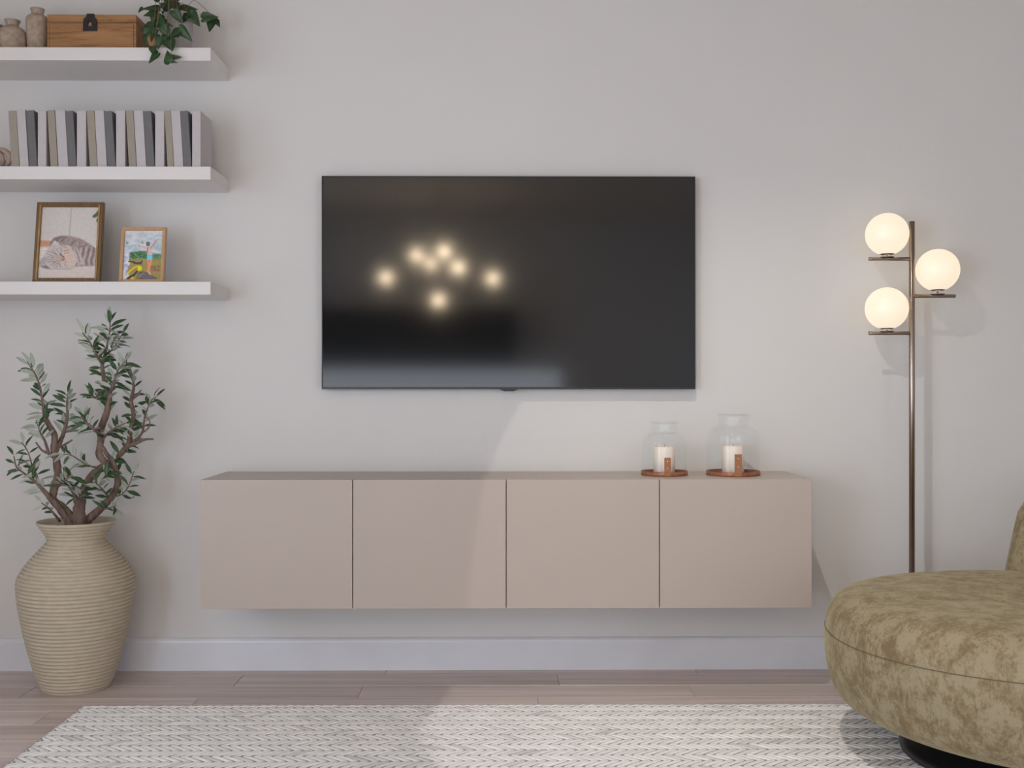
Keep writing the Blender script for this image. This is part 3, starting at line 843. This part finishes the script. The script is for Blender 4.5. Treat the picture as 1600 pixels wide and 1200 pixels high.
def frame(px0, px1, ptop, y, border, depth, mat, gold, cv, label):
    a, b_ = PY(px0, 439.5, y), PY(px1, 439.5, y)
    W = b_.x - a.x
    lean = math.radians(8.0)
    H = (PY((px0 + px1) / 2, ptop, y + 0.036).z - Z3) / math.cos(lean)
    t = thing('picture_frame', label, 'picture frame', ((a.x + b_.x) / 2, y, Z3 + 0.0005), (-lean, 0, 0), 'framed photographs on the lowest shelf')
    h = W / 2
    for nm, pts in (('rail', [(-h, 0), (h, 0), (h - border, border), (-h + border, border)]), ('rail', [(-h, H), (-h + border, H - border), (h - border, H - border), (h, H)]),
                    ('stile', [(-h, 0), (-h + border, border), (-h + border, H - border), (-h, H)]), ('stile', [(h, 0), (h, H), (h - border, H - border), (h - border, border)])):
        bm = bmesh.new()
        f = [bm.verts.new((x, 0, z)) for x, z in pts]; g = [bm.verts.new((x, depth, z)) for x, z in pts]
        bm.faces.new(f); bm.faces.new(g[::-1])
        for i in range(4): bm.faces.new((f[i], g[i], g[(i + 1) % 4], f[(i + 1) % 4]))
        bmesh.ops.bevel(bm, geom=[e for e in bm.edges if all(abs(v.co.y) < 1e-6 for v in e.verts)], offset=0.002, segments=2, affect='EDGES')
        bmo(nm, bm, mat, t)
    if gold:
        g0, g1 = border * 0.62, border * 0.98
        for q in ((-h + g0, -h + g1, border * .6, H - border * .6), (h - g1, h - g0, border * .6, H - border * .6)):
            box('gilt_edge', q[0], q[1], -0.0022, 0.004, q[2], q[3], M['frame_gold'], t, 0.001)
    box('back_board', -h + 0.003, h - 0.003, depth * 0.55, depth * 0.9, 0.003, H - 0.003, M['frame_back'], t)
    picture_mesh(cv, -h + border * 0.9, h - border * 0.9, border * 0.9, H - border * 0.9, depth * 0.35, t)
    # easel leg behind
    V = [(-0.018, depth, H * 0.62), (0.018, depth, H * 0.62), (0.022, depth + H * 0.25, 0.03), (-0.022, depth + H * 0.25, 0.03)]
    V += [(x, yy + 0.003, z) for x, yy, z in V]
    pyd('easel_leg', V, [(0, 1, 2, 3), (7, 6, 5, 4), (0, 4, 5, 1), (1, 5, 6, 2), (2, 6, 7, 3), (3, 7, 4, 0)], M['frame_back'], t)
frame(49.8, 155.2, 315.3, -0.215, 0.0185, 0.018, M['frame_dark'], True, cat_picture(), 'dark wooden frame with gilt edge holding a photograph of a sleeping tabby cat')
frame(185, 255.6, 355.2, -0.215, 0.0135, 0.016, M['frame_oak'], False, hiker_picture(), 'small light oak frame holding a photograph of a hiker with raised arms')

# ------------------------------------------------------------------ coiled floor vase
VYC = -0.24
vc = PY(119.5, 900, VYC)
vp = spline([(0.110, 0.0), (0.121, 0.008), (0.1465, 0.0765), (0.173, 0.1755), (0.193, 0.2745), (0.2035, 0.350), (0.2035, 0.400), (0.190, 0.432), (0.163, 0.470), (0.125, 0.512), (0.1035, 0.537), (0.1040, 0.552), (0.117, 0.575), (0.139, 0.607)], 40)
seg_ = [np.hypot(*(b_ - a)) for a, b_ in zip(vp, vp[1:])]
S = np.concatenate([[0], np.cumsum(seg_)])
VPa = np.array(vp)
pitch = 0.0143
ncoil = round(S[-1] / pitch); pitch = S[-1] / ncoil
prof = [(0, 0.002)]
for i in range(ncoil * 9 + 1):
    s_ = S[-1] * i / (ncoil * 9)
    r, z = np.interp(s_, S, VPa[:, 0]), np.interp(s_, S, VPa[:, 1])
    e = 0.003
    dr, dz = np.interp(s_ + e, S, VPa[:, 0]) - np.interp(s_ - e, S, VPa[:, 0]), np.interp(s_ + e, S, VPa[:, 1]) - np.interp(s_ - e, S, VPa[:, 1])
    L = math.hypot(dr, dz) or 1
    b_ = abs(math.sin(PI * s_ / pitch)) ** 0.5 * 0.0072 - 0.0062
    prof.append((r + dz / L * b_, max(z - dr / L * b_, 0.0)))
prof += [(0.137, 0.611), (0.133, 0.609), (0.113, 0.575), (0.099, 0.552), (0.098, 0.537), (0.118, 0.505), (0.150, 0.46), (0.150, 0.40), (0, 0.40)]
vase = lathe('floor_vase', prof, M['coil'], None, 112, (vc.x, VYC, 0))
tag(vase, 'tall straw-coloured coiled floor vase holding the olive branches', 'vase')

# ------------------------------------------------------------------ olive tree in the vase
tree = thing('olive_tree', 'artificial olive tree with twisted brown branches standing in the coiled vase', 'plant', (vc.x, VYC, 0.405))
TO = Vector(tree.location)
def zp(x, y, dy=0.0):
    return PY(x / 3.531, 480 + y / 3.531, VYC + dy) - TO
BR = [  # points (x, y, depth, radius in zoomed px), leaf range, leaves
    ([(425, 1290, 0, 30), (400, 1190, 0, 30), (350, 1115, -.02, 24), (292, 1060, -.03, 21), (300, 1000, -.03, 20), (320, 930, -.03, 20), (312, 850, -.02, 18), (298, 780, -.02, 17), (302, 710, -.02, 16), (270, 650, -.02, 14), (245, 590, -.02, 10), (236, 520, -.03, 7), (214, 420, -.03, 5), (190, 360, -.03, 4), (165, 325, -.03, 3)], (0.66, 1.0), 34),
    ([(308, 800, -.02, 11), (335, 735, 0, 11), (352, 690, .01, 10), (372, 610, .01, 7), (370, 530, .01, 6), (374, 475, .01, 3)], (0.35, 1.0), 16),
    ([(350, 690, .01, 6), (392, 684, .0, 5), (434, 680, -.01, 4)], None, 0),
    ([(328, 772, -.01, 6), (370, 750, -.03, 5), (398, 733, -.04, 4)], None, 0),
    ([(390, 1290, -.02, 20), (378, 1190, -.02, 20), (330, 1112, -.04, 18), (290, 1070, -.05, 15), (240, 1010, -.06, 10), (190, 960, -.07, 7), (130, 915, -.08, 5), (90, 880, -.08, 4), (76, 820, -.08, 3)], (0.45, 1.0), 15),
    ([(215, 985, -.065, 9), (200, 930, -.07, 7), (178, 878, -.07, 4)], (0.4, 1.0), 7),
    ([(300, 832, -.02, 9), (268, 805, -.04, 9), (232, 790, -.05, 5), (198, 745, -.06, 4)], None, 0),
    ([(268, 805, -.04, 8), (248, 740, -.05, 6), (222, 690, -.06, 4), (205, 640, -.06, 3)], (0.3, 1.0), 10),
    ([(178, 878, -.07, 4), (155, 800, -.07, 3), (120, 745, -.07, 3)], (0.3, 1.0), 5),
    ([(436, 1290, 0, 36), (436, 1190, 0, 36), (438, 1110, 0, 30), (462, 1010, .01, 22), (510, 925, .02, 20), (570, 882, .02, 20), (578, 858, .02, 19), (548, 812, .02, 18), (556, 740, .02, 17), (558, 670, .01, 17), (590, 580, .0, 16), (602, 500, .0, 15), (582, 430, .01, 12), (564, 330, .01, 10), (574, 280, .01, 8), (594, 200, .01, 5), (605, 130, .01, 4), (608, 70, .01, 3)], (0.58, 1.0), 50),
    ([(553, 700, .01, 12), (520, 672, -.02, 10), (478, 640, -.03, 6), (448, 600, -.03, 4)], (0.15, 1.0), 16),
    ([(602, 490, .0, 8), (628, 420, -.03, 6), (650, 350, -.04, 4), (690, 300, -.04, 3)], (0.1, 1.0), 18),
    ([(566, 320, .01, 6), (535, 270, -.01, 5), (500, 200, -.02, 4), (455, 140, -.02, 3)], (0.15, 1.0), 15),
    ([(580, 270, .01, 5), (630, 220, .03, 4), (680, 140, .03, 3)], (0.2, 1.0), 11),
    ([(560, 740, .02, 8), (590, 700, -.02, 6), (630, 670, -.04, 5), (690, 640, -.05, 3)], (0.15, 1.0), 14),
    ([(565, 460, .0, 6), (525, 500, -.03, 5), (490, 470, -.04, 3)], (0.2, 1.0), 9),
    ([(480, 1290, .03, 22), (475, 1190, .03, 22), (540, 1125, .03, 20), (612, 1050, .03, 18), (650, 980, .03, 17), (640, 905, .03, 15), (622, 850, .03, 12), (590, 812, .03, 11), (566, 770, .02, 10)], (0.55, 0.8), 6),
    ([(578, 890, .02, 10), (640, 835, .05, 12), (690, 780, .06, 16), (714, 745, .06, 15), (720, 680, .06, 13), (738, 600, .05, 12), (724, 520, .05, 10), (738, 440, .05, 7), (724, 360, .05, 5), (700, 310, .05, 3)], (0.05, 1.0), 34),
    ([(700, 768, .06, 12), (755, 748, .05, 10), (800, 730, .04, 6), (845, 728, .03, 4)], None, 0),
    ([(745, 735, .05, 7), (785, 690, .04, 6), (800, 600, .04, 5), (832, 520, .04, 4), (862, 495, .04, 3)], (0.25, 1.0), 13),
    ([(790, 690, .04, 4), (820, 665, .03, 4), (826, 630, .03, 3), (800, 600, .03, 3)], None, 0),
    ([(722, 515, .05, 6), (750, 490, .03, 5), (778, 458, .02, 4)], None, 0),
    ([(612, 1045, .03, 6), (665, 1035, .0, 4), (705, 995, -.01, 3), (740, 905, -.01, 2)], (0.3, 1.0), 12),
    ([(330, 1180, -.02, 7), (282, 1122, -.06, 5), (228, 1078, -.07, 3)], (0.35, 1.0), 5),
    ([(320, 940, -.03, 9), (350, 950, 0, 10), (400, 1010, 0, 11), (420, 1080, 0, 12)], (0.0, 1.0), 16),
    ([(310, 1000, -.03, 6), (350, 960, -.07, 4), (400, 930, -.08, 3)], (0.1, 1.0), 12),
    ([(470, 1000, .01, 6), (430, 1060, -.04, 4), (460, 1010, -.06, 3)], (0.0, 1.0), 13),
    ([(560, 890, .02, 6), (480, 870, -.03, 4), (400, 820, -.04, 3), (350, 810, -.04, 2)], (0.1, 1.0), 15),
    ([(600, 1050, .03, 5), (560, 1000, -.01, 4), (520, 960, -.02, 3)], (0.0, 1.0), 12),
    ([(640, 900, .03, 5), (600, 930, -.01, 4), (560, 950, -.02, 3)], (0.1, 1.0), 8),
    ([(540, 1120, .03, 5), (590, 1110, -.01, 4), (640, 1095, -.02, 3)], (0.3, 1.0), 6),
]
wV, wF = [], []
BRW = []
for pts, rng_, cnt in BR:
    path = []
    for (x, y, d, r) in pts:
        p = zp(x, y, d)
        path.append((p.x, p.y, p.z, max(r * 1.08, 2.8) / 3.531 * 3.96 / F))
    path = spline(path, 5)
    # taper kept, small wobble of the bark
    tube_data(path, 9, 0.10, wV, wF)
    BRW.append((path, rng_, int(round(cnt * 1.15))))
pyd('branches', wV, wF, M['bark'], tree, smooth=True)
# leaf meshes: lanceolate, dark on top, pale below
def olive_leaf(curl, wid):
    out = [(0, 0.02), (0.12, 0.35), (0.35, 0.9), (0.55, 1.0), (0.78, 0.72), (0.93, 0.28), (1.0, 0.0)]
    V, Fc, Mi = [], [], []
    n = len(out)
    for off in (0.0, -0.02):
        for s, t in out: V.append((s, 0, -curl * s * s + off))
        for s, t in out: V.append((s, t * wid, -curl * s * s + 0.10 * t * wid * 2 + off))
        for s, t in out: V.append((s, -t * wid, -curl * s * s + 0.10 * t * wid * 2 + off))
    for lay in (0, 3 * n):
        for i in range(n - 1):
            a = (lay + i, lay + i + 1, lay + n + i + 1, lay + n + i); b_ = (lay + i, lay + 2 * n + i, lay + 2 * n + i + 1, lay + i + 1)
            Fc += [a, b_] if lay == 0 else [a[::-1], b_[::-1]]
            Mi += [0 if lay == 0 else 1] * 2
    for i in range(n - 1):
        for k_ in (1, 2):
            a = k_ * n + i
            Fc.append((a, a + 1, a + 1 + 3 * n, a + 3 * n)); Mi.append(1)
    me = bpy.data.meshes.new('leaf')
    me.from_pydata(V, [], Fc)
    me.materials.append(M['olive_top']); me.materials.append(M['olive_under'])
    me.polygons.foreach_set('material_index', Mi)
    for p in me.polygons: p.use_smooth = True
    me.update()
    return me
LM = [olive_leaf(c, w_) for c, w_ in ((0.15, 0.135), (0.35, 0.155), (0.6, 0.145), (0.25, 0.17), (0.45, 0.125))]
rl = random.Random(21)
spots = []
for path, rg, cnt in BRW:
    if not rg: continue
    pts = [Vector(p[:3]) for p in path]
    for i in range(cnt):
        t = rg[0] + (rg[1] - rg[0]) * (i + rl.random()) / cnt
        f = t * (len(pts) - 1); k_ = min(int(f), len(pts) - 2)
        p = pts[k_].lerp(pts[k_ + 1], f - k_)
        tan = (pts[k_ + 1] - pts[k_]).normalized()
        if tan.z < -0.2: tan = -tan
        side = 1 if i % 2 else -1
        sidev = Vector((side, 0, 0)); sidev = (sidev - tan * sidev.dot(tan)).normalized()
        dv = (tan * rl.uniform(0.1, 1.0) + sidev * rl.uniform(0.4, 1.1) + Vector((0, rl.uniform(-0.8, 0.4), rl.uniform(-0.15, 0.35)))).normalized()
        if t > 0.97 * rg[1]: dv = (tan + Vector((rl.uniform(-.5, .5), rl.uniform(-.4, .2), 0))).normalized()
        up = Vector((rl.uniform(-.5, .5), rl.uniform(-1.0, 1.0), rl.uniform(0.2, 1.0)))
        if rl.random() < 0.48: up.y = abs(up.y) + 0.35      # underside towards the room
        else: up.y = -abs(up.y) - 0.35
        yv = up.cross(dv).normalized(); zv = dv.cross(yv)
        L = rl.uniform(0.036, 0.058)
        mt = Matrix((dv, yv, zv)).transposed().to_4x4()
        spots.append((L, Matrix.Translation(p + dv * 0.003) @ mt @ Matrix.Diagonal((L, L, L, 1)), LM[rl.randrange(len(LM))]))
spots.sort(key=lambda q: -q[0])
for L, mx, me in spots[:295]:
    o = link('leaf', me, None, tree)
    o.matrix_local = mx
lV, lF, lM = [], [], []
for L, mx, me in spots[295:]:
    b0_ = len(lV)
    lV += [tuple(mx @ v.co) for v in me.vertices]
    for p in me.polygons:
        lF.append(tuple(b0_ + i for i in p.vertices)); lM.append(p.material_index)
o = pyd('small_leaves', lV, lF, [M['olive_top'], M['olive_under']], tree, smooth=True)
o.data.polygons.foreach_set('material_index', lM)
o['kind'] = 'stuff'

# ------------------------------------------------------------------ glass lanterns and candles
def lantern(px, R, y, hpx, neck, strap_px, strap_top, cand_px, cand_r, cand_top, label, clabel):
    c = PY(px, 742, y); base = ct
    t = thing('candle_lantern', label, 'lantern', (c.x, y, base), (0, 0, 0), 'glass lanterns on the cabinet')
    H = PY(px, hpx, y).z - base
    tr_h = 0.0155
    lathe('copper_tray', [(0, 0), (R - 0.001, 0), (R, 0.001), (R, tr_h), (R - 0.0018, tr_h), (R - 0.002, 0.003), (0, 0.003)], M['copper'], t, 64)
    r0 = R - 0.0032
    nk, sh = neck
    pr = [(r0, 0.004), (r0, 0.05), (r0 - 0.001, sh - 0.042), (r0 - 0.004, sh - 0.026), (r0 - 0.012, sh - 0.011), (r0 - 0.022, sh - 0.003), (nk + 0.002, sh + 0.002), (nk, sh + 0.006), (nk, H - 0.009), (nk + 0.004, H - 0.008), (nk + 0.0065, H - 0.0045), (nk + 0.005, H - 0.001), (nk + 0.002, H)]
    pr = sm(pr, 4)
    th = 0.0014
    inn = [(r - th, h) for r, h in pr][::-1]
    lathe('glass_jar', pr + inn + [(r0 - th, 0.004), (r0, 0.004)], M['glass'], t, 72)
    xs = PY(strap_px, 730, y - R).x - c.x; zt = PY(strap_px, strap_top, y - R).z - base
    yb = -math.sqrt(R * R - xs * xs) - 0.0004
    ang = math.atan2(xs, R)
    st = box('leather_strap', -0.0125 * R / 0.087 * 0.95, 0.0125 * R / 0.087 * 0.95, -0.0022, 0.0, 0.001, zt, M['leather'], t, 0.0007, (xs, yb, 0), (0, 0, ang))
    for zf in (0.44, 0.80):
        lathe('rivet', [(0, 0.0013), (0.0016, 0.001), (0.0025, 0.0), (0.0025, -0.001), (0, -0.001)], M['rivet'], st, 14, (0, -0.0022, zt * zf), (PI / 2, 0, 0))
    cx = PY(cand_px, 720, y).x; chh = PY(cand_px, cand_top, y).z - base - 0.0032
    cr_ = cand_r * (4.2 + y) / F
    cn = thing('pillar_candle', clabel, 'candle', (cx, y, base + 0.0032), (0, 0, 0), 'candles in the lanterns')
    lathe('wax', [(0, 0), (cr_ - 0.001, 0), (cr_, 0.001), (cr_, chh - 0.002), (cr_ - 0.002, chh), (cr_ - 0.006, chh - 0.002), (0, chh - 0.004)], M['candle'], cn, 48)
    tube('wick', [(0, 0, chh - 0.005, 0.0009), (0.0006, 0, chh + 0.003, 0.0009), (0.002, 0, chh + 0.007, 0.0008)], M['wick'], cn, 6)
lantern(1038, 0.0870, -0.174, 657.8, (0.0500, 0.158), 1043, 715.2, 1038, 17.0, 697.4, 'smaller clear glass jar lantern on a copper tray with leather strap', 'ivory pillar candle inside the smaller glass lantern')
lantern(1145.4, 0.1000, -0.174, 645.5, (0.0565, 0.181), 1153.5, 709.8, 1145.4, 17.0, 696.2, 'larger glass jar lantern on a copper tray, nearer the floor lamp', 'ivory pillar candle inside the larger glass lantern')

# ------------------------------------------------------------------ three-globe floor lamp
LY = -0.140
lx = PY(1424.8, 600, LY).x
lamp = thing('floor_lamp', 'slim bronze floor lamp with three lit opal globes by the wall', 'floor lamp', (lx, LY, 0))
ltop = PY(1425, 346, LY).z
lathe('base_plate', [(0, 0), (0.116, 0), (0.118, 0.003), (0.118, 0.013), (0.114, 0.016), (0, 0.016)], M['bronze'], lamp, 48)
pr_ = 0.0108
lathe('pole', [(0, 0.014), (pr_, 0.014), (pr_, ltop - 0.001), (pr_ - 0.001, ltop), (0, ltop)], M['bronze'], lamp, 24)
GR = 33.0 * (4.2 + LY) / F
for (gpx, gpy, apy, aend) in ((1386, 366, 404.6, 1357.5), (1465, 422, 462.6, 1492.5), (1385.5, 482, 520.6, 1357.5)):
    g = PY(gpx, gpy, LY); ap = PY(aend, apy, LY)
    az = ap.z; gx = g.x - lx; ax = ap.x - lx
    s_ = 1 if ax > 0 else -1
    ar = lathe('arm', [(0, 0), (0.0066, 0), (0.0071, 0.0006), (0.0071, abs(ax) - 0.0006), (0.0066, abs(ax)), (0, abs(ax))], M['bronze'], lamp, 20, (0, 0, az), (0, s_ * PI / 2, 0))
    V, Fc = lathe_data([(0, 0.0055), (0.0255, 0.0055), (0.0265, 0.0066), (0.026, 0.0080), (0.006, 0.0088), (0.0042, 0.0095), (0.0042, g.z - GR - az + 0.003), (0, g.z - GR - az + 0.003)], 28)
    pyd('stem_disc', V, Fc, M['bronze'], lamp, (gx, 0, az), (0, 0, 0), True)
    cz = g.z - math.sqrt(GR ** 2 - 0.027 ** 2) - az
    lathe('globe_cup', [(0, cz - 0.0038), (0.020, cz - 0.0036), (0.0270, cz - 0.0010), (0.0276, cz + 0.0012), (0.0266, cz + 0.0016), (0, cz + 0.0002)], M['bronze'], lamp, 32, (gx, 0, az))
    gp = [(GR * math.sin(a), -GR * math.cos(a)) for a in [PI * k_ / 28 for k_ in range(29)]]
    gp[0] = (0, -GR); gp[-1] = (0, GR)
    lathe('globe', gp, M['globe'], lamp, 48, (gx, 0, g.z))

# ------------------------------------------------------------------ swivel armchair
RZ = 0.0103
AC = Vector((1.60, -1.05, RZ))
chair = thing('swivel_armchair', 'round olive-brown crushed velvet swivel armchair standing on the rug', 'armchair', AC)
lathe('swivel_base', [(0, 0), (0.400, 0), (0.407, 0.004), (0.409, 0.012), (0.405, 0.020), (0.392, 0.026), (0.20, 0.034), (0.19, 0.10), (0, 0.10)], M['black_metal'], chair, 80)
sp = sm([(0.34, 0.098), (0.45, 0.102), (0.525, 0.118), (0.580, 0.152), (0.604, 0.200), (0.618, 0.260), (0.622, 0.320), (0.616, 0.378), (0.597, 0.424), (0.563, 0.453), (0.50, 0.467), (0.36, 0.472), (0.20, 0.466)], 6)
V, Fc = lathe_data([(0, 0.096)] + sp + [(0, 0.452)], 120)
# soft, slightly squarish plan and a hand-made unevenness
V2 = []
for (x, y, z) in V:
    a = math.atan2(y, x); r = math.hypot(x, y)
    k_ = 1 + 0.024 * math.cos(2 * (a - 2.356)) + 0.006 * math.sin(3 * a + z * 6)
    zz = z + (0.006 * math.sin(2.3 * a) * min(r / 0.6, 1) if z > 0.4 else 0)
    V2.append((x * k_, y * k_, zz))
pyd('seat', V2, Fc, M['velvet'], chair, smooth=True)
zs = 0.366
rs = float(np.interp(zs, [p[1] for p in sp][:-20], [p[0] for p in sp][:-20]))
path = []
for i in range(161):
    a = 2 * PI * i / 160
    k_ = 1 + 0.024 * math.cos(2 * (a - 2.356)) + 0.006 * math.sin(3 * a + zs * 6)
    z_ = zs + 0.004 - 0.020 * (0.5 + 0.5 * math.cos(a - PI)) ** 3
    rs = float(np.interp(z_, [p[1] for p in sp][:-20], [p[0] for p in sp][:-20])) + 0.0004
    path.append((rs * k_ * math.cos(a), rs * k_ * math.sin(a), z_, 0.0014))
tube('seat_seam', path, M['seam'], chair, 6)
# barrel backrest wrapping the far right side
V, Fc = [], []
NA, NSEC = 72, 28
A0 = math.radians(76)
for i in range(NA + 1):
    u = -1 + 2 * i / NA
    th_ = u * A0
    au = abs(u)
    top = 0.82 - 0.10 * max(0, (au - 0.3) / 0.7) ** 2
    endk = 1.0 if au < 0.90 else math.sqrt(max(0.0, 1 - ((au - 0.90) / 0.10) ** 2)) * 0.85 + 0.15
    zb = 0.36
    hc = (top - zb) / 2; zc_ = (top + zb) / 2
    for j in range(NSEC):
        b_ = 2 * PI * j / NSEC
        cx_, cz_ = math.cos(b_), math.sin(b_)
        ex = math.copysign(abs(cx_) ** 0.6, cx_); ez = math.copysign(abs(cz_) ** 0.55, cz_)
        z = zc_ + hc * ez * (0.6 + 0.4 * endk)
        rr = 0.545 + 0.10 * (z - 0.36) / 0.44 + 0.072 * ex * endk
        tz = th_ * (1 - 0.12 * max(0, (z - 0.45) / 0.4) * max(0, (au - 0.4) / 0.6))
        V.append((rr * math.cos(tz), rr * math.sin(tz), z))
for i in range(NA):
    for j in range(NSEC):
        j2 = (j + 1) % NSEC
        Fc.append((i * NSEC + j, (i + 1) * NSEC + j, (i + 1) * NSEC + j2, i * NSEC + j2))
Fc.append(tuple(range(NSEC))); Fc.append(tuple(range(NA * NSEC, (NA + 1) * NSEC))[::-1])
br_ = pyd('backrest', V, Fc, M['velvet'], chair, smooth=True)

# ------------------------------------------------------------------ the room behind the camera, seen in the television
def mirror(px, py, L):
    "point at distance L from the wall whose reflection in the screen shows at this pixel"
    d = ray(px, py); t = (4.2 + L + 2 * TY) / d.y
    p = CAMP + d * t
    return Vector((p.x, -L, p.z))
chd = thing('chandelier', 'brass chandelier with seven lit globes, seen reflected in the television', 'chandelier', (mirror(690, 420, 5.5).x, -5.5, 2.2))
co = Vector(chd.location)
lathe('canopy', [(0, 0), (0.055, 0), (0.06, 0.02), (0, 0.03)], M['brass'], chd, 32, (0, 0, CEIL - 0.03 - co.z))
tube('rod', [(0, 0, 0.0, 0.008), (0, 0, CEIL - 0.02 - co.z, 0.008)], M['brass'], chd, 12)
lathe('hub', [(0, -0.03), (0.03, -0.02), (0.035, 0), (0.03, 0.02), (0, 0.03)], M['brass'], chd, 24)
for px, py, dd in ((603, 434, 0.1), (651, 399, 0.25), (694, 393, -0.25), (673.5, 412, 0.35), (716, 418, -0.3), (770, 435, 0.05), (685, 469, -0.05)):
    g = mirror(px, py, 5.5 + dd) - co
    tube('arm', [(0, 0, 0, 0.005), (*(g * 0.5 + Vector((0, 0, 0.02))), 0.005), (*g, 0.005)], M['brass'], chd, 8)
    gp = [(0.045 * math.sin(PI * k_ / 16), -0.045 * math.cos(PI * k_ / 16)) for k_ in range(17)]
    gp[0] = (0, -0.045); gp[-1] = (0, 0.045)
    lathe('globe', gp, M['bulb'], chd, 24, g)
# dark wall cabinets on the rear wall
x1 = mirror(806, 540, 6.65).x
for i in range(3):
    wdt = (x1 + 2.3) / 3
    kc_ = thing('wall_cabinet', 'dark wall cabinet on the rear wall, %s of three' % ('left', 'middle', 'right')[i], 'cabinet', (-2.3 + wdt * (i + 0.5), YB, 1.335), (0, 0, 0), 'dark wall cabinets behind the camera')
    box('carcass', -wdt / 2 + 0.001, wdt / 2 - 0.001, 0, 0.33, 0, 0.56, M['dark_kitchen'], kc_, 0.001)
    box('door', -wdt / 2 + 0.002, wdt / 2 - 0.002, 0.331, 0.35, 0.002, 0.558, M['dark_kitchen'], kc_, 0.001)
# ceiling can light: the bulb sits off-centre in an added unseen shroud, its uneven mouth shaped to trim the beam
HM = 0.15
fl = thing('ceiling_can_light', 'ceiling spotlight with an added black shroud shaping its beam', 'light', (SPOT.x + 1.395 * HM, SPOT.y + 0.45 * HM, CEIL))
OUT = [(0.30, -1.2), (0.02, -0.55), (-0.13, 0.0), (-0.19, 0.17), (-0.218, 0.28), (-0.21, 0.35), (-0.192, 0.47), (-0.205, 0.60), (-0.198, 0.78), (-0.162, 0.89), (-0.13, 1.05),
       (-0.12, 1.5), (0.1, 2.4), (1.4, 2.9), (2.6, 2.2), (3.0, 0.8), (2.8, -0.6), (1.4, -1.5)]
zb = SPOT.z - HM - CEIL
OUT = [(float(a[0]), float(a[1])) for a in spline(OUT + [OUT[0]], 5)][:-1]
n = len(OUT)
V, Fc = [], []
for zz, k_ in ((zb, 1.0), (-0.001, 1.0), (-0.001, 1.04), (zb, 1.04)):
    V += [((x - 1.395) * HM * k_, (y - 0.45) * HM * k_, zz) for x, y in OUT]
for r in range(4):
    for i in range(n):
        Fc.append((r * n + i, r * n + (i + 1) % n, ((r + 1) % 4) * n + (i + 1) % n, ((r + 1) % 4) * n + i))
pyd('beam_shroud', V, Fc, M['black_metal'], fl)
tube('lamp_holder', [(-1.395 * HM, -0.45 * HM, -0.001, 0.012), (-1.395 * HM, -0.45 * HM, SPOT.z - CEIL + 0.012, 0.012)], M['black_metal'], fl, 16)
